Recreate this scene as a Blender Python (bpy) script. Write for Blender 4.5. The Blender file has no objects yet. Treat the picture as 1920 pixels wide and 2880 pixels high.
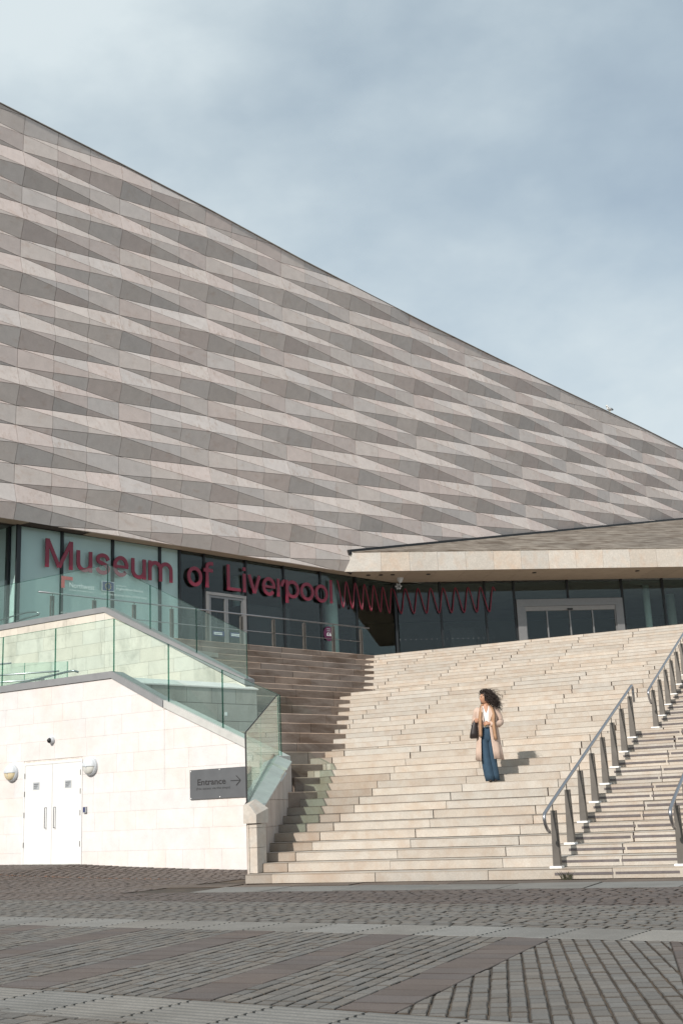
import bpy, bmesh, math, random
from mathutils import Vector, Matrix, Quaternion
random.seed(7)
R = math.radians
scene = bpy.context.scene
COL = scene.collection

# ------------------------------------------------------------------ camera
CAM_H, PITCH, ROLL = 1.148, 0.2481, 0.0438
cam_data = bpy.data.cameras.new('camera')
cam = bpy.data.objects.new('camera', cam_data)
COL.objects.link(cam)
cam_data.sensor_fit = 'VERTICAL'
cam_data.sensor_height = 36.0
cam_data.lens = 41.05
cam_data.clip_start = 0.1
cam_data.clip_end = 3000
_f = Vector((0, math.cos(PITCH), math.sin(PITCH)))
_u = Vector((0, -math.sin(PITCH), math.cos(PITCH)))
_r = Vector((1, 0, 0))
_c, _s = math.cos(ROLL), math.sin(ROLL)
_r2, _u2 = _c * _r - _s * _u, _s * _r + _c * _u
cam.matrix_world = Matrix(((_r2.x, _u2.x, -_f.x, 0), (_r2.y, _u2.y, -_f.y, 0), (_r2.z, _u2.z, -_f.z, CAM_H), (0, 0, 0, 1)))
scene.camera = cam

# ------------------------------------------------------------------ world, sun, exposure
SUN_H = Vector((-0.520, -0.854))      # horizontal direction towards the sun
SUN_EL = R(33.0)
world = bpy.data.worlds.new('World')
scene.world = world
world.use_nodes = True
nt = world.node_tree
nt.nodes.clear()
w_out = nt.nodes.new('ShaderNodeOutputWorld')
sky = nt.nodes.new('ShaderNodeTexSky')
sky.sky_type = 'NISHITA'
sky.sun_disc = False
sky.sun_elevation = SUN_EL
sky.sun_rotation = math.atan2(SUN_H.x, SUN_H.y)
sky.altitude = 10
sky.air_density = 1.0
sky.dust_density = 1.6
sky.ozone_density = 1.2
bg = nt.nodes.new('ShaderNodeBackground')
bg.inputs['Strength'].default_value = 0.105
nt.links.new(sky.outputs[0], bg.inputs['Color'])
bgc = nt.nodes.new('ShaderNodeBackground')      # thin bright cloud veil all round the sky
bgc.inputs['Color'].default_value = (0.635, 0.745, 0.80, 1)
bgc.inputs['Strength'].default_value = 1.0
tc = nt.nodes.new('ShaderNodeTexCoord')
mp = nt.nodes.new('ShaderNodeMapping')
mp.inputs['Scale'].default_value = (1.5, 1.5, 2.6)
mp.inputs['Location'].default_value = (-5.926, -12.107, 1.385)
nt.links.new(tc.outputs['Generated'], mp.inputs['Vector'])
nz = nt.nodes.new('ShaderNodeTexNoise')
nz.inputs['Scale'].default_value = 1.2
nz.inputs['Detail'].default_value = 6.0
nz.inputs['Roughness'].default_value = 0.48
nz.inputs['Distortion'].default_value = 0.0
nt.links.new(mp.outputs[0], nz.inputs['Vector'])
rp = nt.nodes.new('ShaderNodeValToRGB')
rp.color_ramp.elements[0].position = 0.38
rp.color_ramp.elements[0].color = (0.50, 0.50, 0.50, 1)
rp.color_ramp.elements[1].position = 0.64
rp.color_ramp.elements[1].color = (0.98, 0.98, 0.98, 1)
nz2 = nt.nodes.new('ShaderNodeTexNoise')      # finer billows on top of the broad veil
nz2.inputs['Scale'].default_value = 4.6
nz2.inputs['Detail'].default_value = 7.0
nz2.inputs['Roughness'].default_value = 0.55
nt.links.new(mp.outputs[0], nz2.inputs['Vector'])
mw = nt.nodes.new('ShaderNodeMath'); mw.operation = 'MULTIPLY'; mw.inputs[1].default_value = 0.24
nt.links.new(nz2.outputs['Fac'], mw.inputs[0])
ma = nt.nodes.new('ShaderNodeMath'); ma.operation = 'MULTIPLY_ADD'; ma.inputs[1].default_value = 0.80
nt.links.new(nz.outputs['Fac'], ma.inputs[0]); nt.links.new(mw.outputs[0], ma.inputs[2])
nt.links.new(ma.outputs[0], rp.inputs['Fac'])
rc = nt.nodes.new('ShaderNodeValToRGB')        # thick cloud is whiter than the thin veil
rc.color_ramp.elements[0].position = 0.45; rc.color_ramp.elements[0].color = (0.60, 0.715, 0.775, 1)
rc.color_ramp.elements[1].position = 0.66; rc.color_ramp.elements[1].color = (0.725, 0.81, 0.845, 1)
nt.links.new(ma.outputs[0], rc.inputs['Fac'])
nt.links.new(rc.outputs['Color'], bgc.inputs['Color'])
mixw = nt.nodes.new('ShaderNodeMixShader')
nt.links.new(rp.outputs['Color'], mixw.inputs['Fac'])
nt.links.new(bg.outputs[0], mixw.inputs[1])
nt.links.new(bgc.outputs[0], mixw.inputs[2])
nt.links.new(mixw.outputs[0], w_out.inputs['Surface'])

sun_d = bpy.data.lights.new('sun', 'SUN')
sun_d.energy = 4.3
sun_d.angle = R(0.55)
sun_d.color = (1.0, 0.94, 0.865)
sun_o = bpy.data.objects.new('sun', sun_d)
COL.objects.link(sun_o)
sun_o.location = (-30, -40, 60)
_ld = -Vector((SUN_H.x * math.cos(SUN_EL), SUN_H.y * math.cos(SUN_EL), math.sin(SUN_EL)))
sun_o.rotation_euler = _ld.to_track_quat('-Z', 'Y').to_euler()

vs = scene.view_settings
vs.view_transform = 'Standard'
vs.look = 'None'
vs.exposure = 0.0
vs.gamma = 1.0
vs.use_curve_mapping = False
scene.cycles.max_bounces = 8
scene.cycles.transparent_max_bounces = 16

# ------------------------------------------------------------------ materials
MATS = {}
def new_mat(name):
    m = bpy.data.materials.new(name)
    m.use_nodes = True
    MATS[name] = m
    n = m.node_tree
    return m, n, n.nodes['Principled BSDF']

def ramp(n, fac, stops):
    r = n.nodes.new('ShaderNodeValToRGB')
    el = r.color_ramp.elements
    while len(el) < len(stops): el.new(0.5)
    for e, (p, c) in zip(el, stops):
        e.position = p
        e.color = (c, c, c, 1) if not isinstance(c, tuple) else (*c, 1)
    n.links.new(fac, r.inputs['Fac'])
    return r.outputs['Color']

def noise(n, vec, scale, detail=5, rough=0.55, dist=0.0):
    t = n.nodes.new('ShaderNodeTexNoise')
    t.inputs['Scale'].default_value = scale
    t.inputs['Detail'].default_value = detail
    t.inputs['Roughness'].default_value = rough
    t.inputs['Distortion'].default_value = dist
    n.links.new(vec, t.inputs['Vector'])
    return t.outputs['Fac']

def mix(n, fac, a, b, mode='MIX'):
    m = n.nodes.new('ShaderNodeMix')
    m.data_type = 'RGBA'
    m.blend_type = mode
    for i, v in ((0, fac), (6, a), (7, b)):
        if isinstance(v, (int, float)): m.inputs[i].default_value = v
        elif isinstance(v, tuple): m.inputs[i].default_value = (*v, 1)
        else: n.links.new(v, m.inputs[i])
    return m.outputs[2]

def pos(n, scale=(1, 1, 1)):
    g = n.nodes.new('ShaderNodeNewGeometry')
    m = n.nodes.new('ShaderNodeMapping')
    m.inputs['Scale'].default_value = scale
    n.links.new(g.outputs['Position'], m.inputs['Vector'])
    return m.outputs[0]

def bump(n, b, h, strength, dist=0.01):
    k = n.nodes.new('ShaderNodeBump')
    k.inputs['Strength'].default_value = strength
    k.inputs['Distance'].default_value = dist
    n.links.new(h, k.inputs['Height'])
    n.links.new(k.outputs[0], b.inputs['Normal'])

def stone(name, base, grain=0.18, grain_scale=60, stain=None, stain_amt=0.0, stain_scale=1.2, stain_stretch=(1, 1, 1),
          lo=0.45, hi=0.75, rough=0.85, bmp=0.25, second=None, sec_amt=0.0, sec_scale=0.5):
    m, n, b = new_mat(name)
    p = pos(n)
    at = n.nodes.new('ShaderNodeAttribute'); at.attribute_name = 'tint'
    g = noise(n, p, grain_scale, 4, 0.7)
    gr = ramp(n, g, [(0.3, 1 - grain), (0.7, 1 + 0.0)])
    c = mix(n, 1.0, base, gr, 'MULTIPLY')
    blot = ramp(n, noise(n, p, 3.1, 5, 0.6), [(0.3, 0.88), (0.7, 1.0)])
    c = mix(n, 1.0, c, blot, 'MULTIPLY')
    if stain:
        ps = pos(n, stain_stretch)
        sf = ramp(n, noise(n, ps, stain_scale, 6, 0.62, 0.3), [(lo, 0.0), (hi, stain_amt)])
        c = mix(n, sf, c, stain)
    if second:
        sf = ramp(n, noise(n, p, sec_scale, 5, 0.6), [(0.45, 0.0), (0.7, sec_amt)])
        c = mix(n, sf, c, second)
    c = mix(n, 1.0, c, at.outputs['Color'], 'MULTIPLY')
    n.links.new(c, b.inputs['Base Color'])
    b.inputs['Roughness'].default_value = rough
    b.inputs['Specular IOR Level'].default_value = 0.3
    if bmp: bump(n, b, g, bmp, 0.004)
    return m

def plain(name, col, rough=0.5, metal=0.0, spec=0.5, var=0.12, scale=9.0, bmp=0.0):
    m, n, b = new_mat(name)
    p = pos(n)
    v = ramp(n, noise(n, p, scale, 5, 0.6), [(0.3, 1 - var), (0.7, 1.0)])
    n.links.new(mix(n, 1.0, col, v, 'MULTIPLY'), b.inputs['Base Color'])
    b.inputs['Roughness'].default_value = rough
    b.inputs['Metallic'].default_value = metal
    b.inputs['Specular IOR Level'].default_value = spec
    if bmp: bump(n, b, noise(n, p, scale * 6, 3), bmp, 0.003)
    return m

def glass(name, tint, refl=1.0, ior=1.45, rough=0.0, haze=0.0, haze_col=(0.6, 0.75, 0.7)):
    m = bpy.data.materials.new(name)
    m.use_nodes = True
    MATS[name] = m
    n = m.node_tree
    n.nodes.clear()
    o = n.nodes.new('ShaderNodeOutputMaterial')
    t = n.nodes.new('ShaderNodeBsdfTransparent'); t.inputs['Color'].default_value = (*tint, 1)
    g = n.nodes.new('ShaderNodeBsdfGlossy'); g.inputs['Roughness'].default_value = rough
    ge = n.nodes.new('ShaderNodeNewGeometry')      # Schlick reflectance, the same from both sides of the sheet
    dt = n.nodes.new('ShaderNodeVectorMath'); dt.operation = 'DOT_PRODUCT'
    n.links.new(ge.outputs['Incoming'], dt.inputs[0]); n.links.new(ge.outputs['Normal'], dt.inputs[1])
    def mth(op, a, b=None):
        k = n.nodes.new('ShaderNodeMath'); k.operation = op; k.use_clamp = False
        for i, v in enumerate((a, b)):
            if v is None: continue
            if isinstance(v, (int, float)): k.inputs[i].default_value = v
            else: n.links.new(v, k.inputs[i])
        return k.outputs[0]
    om = mth('SUBTRACT', 1.0, mth('ABSOLUTE', dt.outputs['Value']))
    f0 = ((ior - 1) / (ior + 1)) ** 2
    fre = mth('ADD', f0, mth('MULTIPLY', 1 - f0, mth('POWER', om, 5.0)))
    mu_out = mth('MULTIPLY', fre, refl)
    body = t.outputs[0]
    if haze:                                  # dust and dried rain on the pane
        d = n.nodes.new('ShaderNodeBsdfDiffuse'); d.inputs['Color'].default_value = (*haze_col, 1)
        hz = n.nodes.new('ShaderNodeMixShader')
        p = pos(n, (1, 1, 0.35))
        n.links.new(ramp(n, noise(n, p, 3.0, 6, 0.6), [(0.3, haze * 0.4), (0.75, haze)]), hz.inputs['Fac'])
        n.links.new(body, hz.inputs[1]); n.links.new(d.outputs[0], hz.inputs[2])
        body = hz.outputs[0]
    x = n.nodes.new('ShaderNodeMixShader')
    n.links.new(mu_out, x.inputs['Fac'])
    n.links.new(body, x.inputs[1]); n.links.new(g.outputs[0], x.inputs[2])
    n.links.new(x.outputs[0], o.inputs['Surface'])
    return m

stone('clad', (0.69, 0.622, 0.590), grain=0.10, grain_scale=26, stain=(0.46, 0.33, 0.26), stain_amt=0.50, stain_scale=2.3,
      stain_stretch=(1, 1, 1.6), lo=0.56, hi=0.80, rough=0.8, bmp=0.12)
stone('step', (0.545, 0.495, 0.435), grain=0.22, grain_scale=48, stain=(0.36, 0.27, 0.21), stain_amt=0.60, stain_scale=1.6,
      lo=0.52, hi=0.80, bmp=0.3, second=(0.38, 0.28, 0.20), sec_amt=0.42, sec_scale=4.0)
_m = MATS['clad']; _n = _m.node_tree; _b = _n.nodes['Principled BSDF']        # lichen specks settle on the ledges that face up
_g = _n.nodes.new('ShaderNodeNewGeometry'); _x = _n.nodes.new('ShaderNodeSeparateXYZ'); _n.links.new(_g.outputs['True Normal'], _x.inputs[0])
_up = ramp(_n, _x.outputs['Z'], [(0.16, 0.0), (0.34, 1.0)])
_sp = ramp(_n, noise(_n, pos(_n, (1, 1, 0.45)), 7.0, 7, 0.72), [(0.51, 0.0), (0.64, 0.72)])
_pt = ramp(_n, noise(_n, pos(_n), 0.9, 3, 0.5), [(0.42, 0.15), (0.62, 1.0)])
_old = _b.inputs['Base Color'].links[0].from_socket
_n.links.new(mix(_n, mix(_n, 1.0, mix(_n, 1.0, _up, _sp, 'MULTIPLY'), _pt, 'MULTIPLY'), _old, (0.36, 0.25, 0.19)), _b.inputs['Base Color'])
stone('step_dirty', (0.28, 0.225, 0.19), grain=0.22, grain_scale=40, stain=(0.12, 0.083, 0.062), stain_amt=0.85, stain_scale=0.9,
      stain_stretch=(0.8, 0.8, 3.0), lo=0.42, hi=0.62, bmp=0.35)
stone('wall', (0.76, 0.722, 0.705), grain=0.08, grain_scale=30, stain=(0.70, 0.54, 0.44), stain_amt=0.42, stain_scale=1.1,
      stain_stretch=(1, 1, 0.5), lo=0.50, hi=0.78, bmp=0.15)
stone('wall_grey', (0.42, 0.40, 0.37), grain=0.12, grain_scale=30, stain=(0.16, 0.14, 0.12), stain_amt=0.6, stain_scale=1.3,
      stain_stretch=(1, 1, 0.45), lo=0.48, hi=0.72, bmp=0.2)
stone('wall_stained', (0.70, 0.65, 0.58), grain=0.08, grain_scale=30, stain=(0.27, 0.26, 0.22), stain_amt=0.55, stain_scale=1.9,
      stain_stretch=(1, 1, 0.6), lo=0.52, hi=0.72, bmp=0.15)
stone('cheek', (0.55, 0.47, 0.42), grain=0.10, grain_scale=30, stain=(0.30, 0.23, 0.19), stain_amt=0.5, stain_scale=2.4,
      stain_stretch=(2.2, 2.2, 0.3), lo=0.45, hi=0.72, bmp=0.15)
stone('fascia', (0.60, 0.55, 0.49), grain=0.22, grain_scale=16, stain=(0.52, 0.36, 0.25), stain_amt=0.45, stain_scale=2.6,
      stain_stretch=(1, 1, 0.7), lo=0.48, hi=0.76, bmp=0.25)
stone('canopy_roof', (0.30, 0.265, 0.225), grain=0.2, grain_scale=20, stain=(0.10, 0.075, 0.055), stain_amt=0.92, stain_scale=1.5,
      stain_stretch=(0.8, 1.25, 1.25), lo=0.38, hi=0.62, bmp=0.3)
stone('soffit', (0.40, 0.32, 0.25), grain=0.05, grain_scale=8, bmp=0.0)
stone('sett', (0.205, 0.19, 0.172), grain=0.35, grain_scale=70, stain=(0.10, 0.09, 0.08), stain_amt=0.5, stain_scale=0.8,
      lo=0.48, hi=0.8, rough=0.75, bmp=0.4)
stone('sett_brown', (0.150, 0.125, 0.113), grain=0.3, grain_scale=70, stain=(0.09, 0.07, 0.06), stain_amt=0.5, stain_scale=0.9,
      lo=0.5, hi=0.8, rough=0.75, bmp=0.4)
stone('slab', (0.235, 0.228, 0.213), grain=0.3, grain_scale=60, stain=(0.12, 0.115, 0.105), stain_amt=0.6, stain_scale=1.1,
      lo=0.46, hi=0.7, rough=0.8, bmp=0.3)
stone('grout', (0.085, 0.070, 0.057), grain=0.4, grain_scale=80, stain=(0.17, 0.125, 0.085), stain_amt=0.7, stain_scale=1.6, lo=0.48, hi=0.7, bmp=0.5)
stone('dirt', (0.19, 0.15, 0.12), grain=0.4, grain_scale=50, stain=(0.09, 0.07, 0.06), stain_amt=0.6, stain_scale=1.3, lo=0.4, hi=0.65, bmp=0.4)
plain('joint_dark', (0.085, 0.060, 0.046), rough=0.95, spec=0.1, var=0.4)
plain('joint_pale', (0.72, 0.655, 0.605), rough=0.95, spec=0.1, var=0.3)
plain('backing', (0.10, 0.085, 0.078), rough=0.95, spec=0.1)
plain('strip', (0.155, 0.135, 0.135), rough=0.8, spec=0.3, var=0.3, scale=14)
plain('metal_post', (0.155, 0.14, 0.125), rough=0.45, metal=0.5, var=0.25, scale=5)
plain('metal_rail', (0.40, 0.40, 0.42), rough=0.30, metal=0.95, var=0.1)
plain('metal_bright', (0.86, 0.85, 0.83), rough=0.5, metal=0.0, var=0.1)
plain('coping_grey', (0.30, 0.30, 0.305), rough=0.55, metal=0.3, var=0.15, scale=4)
plain('coping_pale', (0.55, 0.545, 0.52), rough=0.7, metal=0.0, var=0.15, scale=5)
plain('alu', (0.30, 0.285, 0.275), rough=0.45, metal=0.4, var=0.1)
plain('alu_pale', (0.23, 0.23, 0.232), rough=0.4, metal=0.35, var=0.1)
plain('mullion', (0.016, 0.019, 0.022), rough=0.4, spec=0.4)
plain('red', (0.215, 0.018, 0.042), rough=0.38, spec=0.5, var=0.06)
plain('red_logo', (0.52, 0.06, 0.05), rough=0.5, var=0.06)
plain('white_print', (0.80, 0.84, 0.84), rough=0.6, var=0.05)
plain('navy', (0.035, 0.045, 0.13), rough=0.5, var=0.05)
plain('yellow', (0.75, 0.55, 0.08), rough=0.5, var=0.05)
plain('purple', (0.11, 0.018, 0.065), rough=0.5, var=0.05)
plain('film', (0.74, 0.80, 0.79), rough=0.7, var=0.06, scale=1.2)
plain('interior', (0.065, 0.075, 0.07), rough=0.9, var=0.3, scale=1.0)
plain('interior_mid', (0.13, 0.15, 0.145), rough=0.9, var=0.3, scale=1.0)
plain('interior_column', (0.40, 0.52, 0.49), rough=0.7)
plain('door_white', (0.74, 0.735, 0.72), rough=0.5, var=0.05, scale=3)
plain('black', (0.010, 0.010, 0.011), rough=0.5)
plain('rubber', (0.02, 0.02, 0.022), rough=0.7)
plain('lamp_grey', (0.60, 0.63, 0.66), rough=0.45, var=0.08)
plain('lamp_lens', (0.66, 0.66, 0.62), rough=0.35, var=0.05)
plain('lamp_lens_warm', (0.68, 0.58, 0.38), rough=0.35, var=0.08)
plain('sign_grey', (0.155, 0.158, 0.165), rough=0.38, metal=0.3, var=0.15, scale=4)
plain('sign_text', (0.030, 0.028, 0.030), rough=0.6, var=0.05)
plain('plate_grey', (0.42, 0.44, 0.46), rough=0.5)
plain('weed', (0.055, 0.055, 0.030), rough=0.9, var=0.4, scale=20)
plain('weed_dry', (0.28, 0.12, 0.06), rough=0.9, var=0.4, scale=20)
plain('skin', (0.50, 0.27, 0.17), rough=0.55, var=0.08, scale=20)
plain('lips', (0.42, 0.13, 0.11), rough=0.5)
plain('hair', (0.030, 0.016, 0.012), rough=0.6, var=0.4, scale=30)
plain('shirt', (0.80, 0.79, 0.78), rough=0.85, var=0.06, scale=12, bmp=0.2)
plain('coat', (0.58, 0.43, 0.35), rough=0.9, var=0.12, scale=10, bmp=0.3)
plain('scarf', (0.42, 0.245, 0.145), rough=0.95, var=0.15, scale=25, bmp=0.3)
plain('denim', (0.036, 0.075, 0.120), rough=0.9, var=0.30, scale=9, bmp=0.4)
plain('leather', (0.022, 0.014, 0.012), rough=0.45, var=0.3)
plain('bird_white', (0.75, 0.75, 0.74), rough=0.8)
plain('bird_grey', (0.30, 0.31, 0.33), rough=0.8)
glass('glass_rail', (0.895, 0.962, 0.938), refl=1.0, haze=0.045, haze_col=(0.55, 0.72, 0.66))
glass('glass_cheek', (0.80, 0.92, 0.87), refl=1.0, haze=0.16, haze_col=(0.62, 0.72, 0.66))
glass('glass_pane', (0.87, 0.92, 0.912), refl=1.2)
glass('glass_edge', (0.38, 0.60, 0.54), refl=0.6)

# ------------------------------------------------------------------ geometry helpers
class Frame:
    """vertical plane family: s along it, off = distance away from the viewer, z up"""
    def __init__(self, az):
        self.d = Vector((math.cos(az), math.sin(az), 0))
        self.n = Vector((-math.sin(az), math.cos(az), 0))
    def P(self, s, off, z):
        return self.d * s + self.n * off + Vector((0, 0, z))
    def so(self, p):
        return p.dot(self.d), p.dot(self.n)
FL = Frame(0.80)      # left glazing, cladding and the left flank of the stairs
FR = Frame(0.145)     # right glazing and canopy
FW = Frame(-0.5785)   # front retaining wall
FS = Frame(-0.4384)   # main flight

class MB:
    def __init__(self): self.v, self.f, self.c = [], [], []
    def add(self, vs, fs, col=(1, 1, 1)):
        k = len(self.v)
        self.v += [tuple(x) for x in vs]
        for f in fs:
            self.f.append(tuple(i + k for i in f)); self.c.append(col)
        return self
    def hexa(self, p, col=(1, 1, 1)):      # 8 points: 4 bottom, 4 top
        return self.add(p, [(3, 2, 1, 0), (4, 5, 6, 7), (0, 1, 5, 4), (1, 2, 6, 5), (2, 3, 7, 6), (3, 0, 4, 7)], col)
    def fbox(self, F, s0, s1, o0, o1, z0, z1, col=(1, 1, 1)):
        return self.hexa([F.P(s0, o0, z0), F.P(s1, o0, z0), F.P(s1, o1, z0), F.P(s0, o1, z0),
                          F.P(s0, o0, z1), F.P(s1, o0, z1), F.P(s1, o1, z1), F.P(s0, o1, z1)], col)
    def prism(self, poly, nrm, t, col=(1, 1, 1), bevel=0.0, back=False):
        """convex polygon (front face, seen with nrm towards the viewer), pushed back by t"""
        n = len(poly)
        poly = [Vector(q) for q in poly]
        area = Vector((0, 0, 0))
        for i in range(n): area += poly[i].cross(poly[(i + 1) % n])
        if area.dot(nrm) < 0: poly.reverse()
        bk = [q - nrm * t for q in poly]
        fs = [tuple(range(n))] + [((i + 1) % n, i, n + i, n + (i + 1) % n) for i in range(n)]
        if back: fs.append(tuple(range(2 * n - 1, n - 1, -1)))
        return self.add(poly + bk, fs, col)
    def tube(self, pts, r, seg=8, col=(1, 1, 1), cap=True, r1=None):
        pts = [Vector(q) for q in pts]
        k = len(pts); vs = []; prev = None
        for i, q in enumerate(pts):
            t = (pts[min(i + 1, k - 1)] - pts[max(i - 1, 0)]).normalized()
            if prev is None:
                a = Vector((0, 0, 1)) if abs(t.z) < 0.9 else Vector((1, 0, 0))
                x = t.cross(a).normalized()
            else:
                x = (prev - t * prev.dot(t)).normalized()
            prev = x; y = t.cross(x)
            rr = r if r1 is None else r + (r1 - r) * i / (k - 1)
            if isinstance(r, (list, tuple)): rr = r[i]
            for j in range(seg):
                a = 2 * math.pi * j / seg
                vs.append(q + x * (math.cos(a) * rr) + y * (math.sin(a) * rr))
        fs = []
        for i in range(k - 1):
            for j in range(seg):
                fs.append((i * seg + j, i * seg + (j + 1) % seg, (i + 1) * seg + (j + 1) % seg, (i + 1) * seg + j))
        if cap: fs += [tuple(range(seg - 1, -1, -1)), tuple(range((k - 1) * seg, k * seg))]
        return self.add(vs, fs, col)
    def ellipsoid(self, c, ax, ay, az, nu=12, nv=8, col=(1, 1, 1)):
        c = Vector(c); vs = []; fs = []
        for i in range(nv + 1):
            ph = math.pi * i / nv
            for j in range(nu):
                th = 2 * math.pi * j / nu
                vs.append(c + ax * (math.sin(ph) * math.cos(th)) + ay * (math.sin(ph) * math.sin(th)) + az * math.cos(ph))
        for i in range(nv):
            for j in range(nu):
                fs.append((i * nu + j, (i + 1) * nu + j, (i + 1) * nu + (j + 1) % nu, i * nu + (j + 1) % nu))
        return self.add(vs, fs, col)
    def build(self, name, mat, parent=None, smooth=False, kind=None, label=None, cat=None, group=None):
        o0 = root_loc(parent) if parent else Vector((0, 0, 0))
        me = bpy.data.meshes.new(name)
        me.from_pydata([(x - o0.x, y - o0.y, z - o0.z) for x, y, z in self.v], [], self.f)
        at = me.attributes.new('tint', 'FLOAT_COLOR', 'FACE')
        flat = []
        for c in self.c: flat += [c[0], c[1], c[2], 1.0]
        at.data.foreach_set('color', flat)
        if smooth: me.polygons.foreach_set('use_smooth', [True] * len(me.polygons))
        me.update()
        me.materials.append(MATS[mat])
        ob = bpy.data.objects.new(name, me)
        COL.objects.link(ob)
        if parent: ob.parent = parent
        tag(ob, label, cat, group, kind)
        return ob

def root_loc(o):
    p = Vector((0, 0, 0))
    while o is not None:
        p += o.location; o = o.parent
    return p

def tag(o, label=None, cat=None, group=None, kind=None):
    if label: o['label'] = label
    if cat: o['category'] = cat
    if group: o['group'] = group
    if kind: o['kind'] = kind
    return o

def thing(name, label, cat, loc, group=None, kind=None):
    o = bpy.data.objects.new(name, None)
    o.empty_display_size = 0.2
    o.location = Vector(loc)
    COL.objects.link(o)
    return tag(o, label, cat, group, kind)

def clip(poly, a, b, c):
    """keep a*x + b*y <= c"""
    out = []
    for i in range(len(poly)):
        p, q = poly[i], poly[(i + 1) % len(poly)]
        dp, dq = a * p[0] + b * p[1] - c, a * q[0] + b * q[1] - c
        if dp <= 0: out.append(p)
        if dp * dq < 0:
            t = dp / (dp - dq)
            out.append((p[0] + (q[0] - p[0]) * t, p[1] + (q[1] - p[1]) * t))
    return out

def area2(p):
    return 0.5 * sum(p[i][0] * p[(i + 1) % len(p)][1] - p[(i + 1) % len(p)][0] * p[i][1] for i in range(len(p)))

def inset(poly, g):
    if len(poly) < 3: return []
    if area2(poly) < 0: poly = poly[::-1]
    out = poly
    for i in range(len(poly)):
        p, q = poly[i], poly[(i + 1) % len(poly)]
        dx, dy = q[0] - p[0], q[1] - p[1]
        l = math.hypot(dx, dy)
        if l < 1e-6: continue
        nx, ny = dy / l, -dx / l
        out = clip(out, nx, ny, nx * p[0] + ny * p[1] - g)
        if len(out) < 3: return []
    return out

def rect(x0, x1, y0, y1): return [(x0, y0), (x1, y0), (x1, y1), (x0, y1)]

def tintv(a=0.08, warm=0.0):
    v = 1 + random.uniform(-a, a)
    w = random.uniform(-warm, warm)
    return (v * (1 + w), v, v * (1 - w))

def lerp_tab(tab, x):
    if x <= tab[0][0]: return tab[0][1] + (x - tab[0][0]) * (tab[1][1] - tab[0][1]) / (tab[1][0] - tab[0][0])
    for (a, va), (b, vb) in zip(tab, tab[1:]):
        if x <= b: return va + (vb - va) * (x - a) / (b - a)
    (a, va), (b, vb) = tab[-2], tab[-1]
    return vb + (x - b) * (vb - va) / (b - a)

_glyph = {}
def glyph(ch, offset=0.0, extrude=0.0, shear=0.0):
    key = (ch, offset, extrude)
    if key not in _glyph:
        cu = bpy.data.curves.new('glyph', 'FONT')
        cu.body = ch
        cu.offset = offset
        cu.extrude = extrude
        cu.resolution_u = 4
        ob = bpy.data.objects.new('glyph', cu)
        COL.objects.link(ob)
        dg = bpy.context.evaluated_depsgraph_get()
        me = bpy.data.meshes.new_from_object(ob.evaluated_get(dg))
        vs = [v.co.copy() for v in me.vertices]
        fs = [tuple(p.vertices) for p in me.polygons]
        bpy.data.objects.remove(ob); bpy.data.curves.remove(cu); bpy.data.meshes.remove(me)
        _glyph[key] = (vs, fs)
    return _glyph[key]

def put_glyph(mb, ch, F, s0, s1, z0, z1, off, offset=0.0, depth=0.0):
    """one glyph or word stretched to the box s0..s1 x z0..z1 on the plane at off, standing proud by depth"""
    vs, fs = glyph(ch, offset, 0.5 if depth else 0.0)
    xs = [v.x for v in vs]; ys = [v.y for v in vs]
    x0, x1, y0, y1 = min(xs), max(xs), min(ys), max(ys)
    q = []
    for v in vs:
        s = s0 + (v.x - x0) / (x1 - x0) * (s1 - s0)
        z = z0 + (v.y - y0) / (y1 - y0) * (z1 - z0)
        q.append(F.P(s, off - v.z * depth, z))
    mb.add(q, fs)
# ================================================================== MUSEUM BUILDING
TOP_Z = 6.60                # entrance landing level
GL, CL = 33.274, 32.774     # left glazing and cladding planes (FL)
GR, FA = 49.09, 46.55       # right glazing and canopy fascia planes (FR)
SOF = 10.536
museum = thing('museum_building', 'long museum with folded pale stone panel facade rising above the steps', 'building', FL.P(26, GL, TOP_Z))

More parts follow.
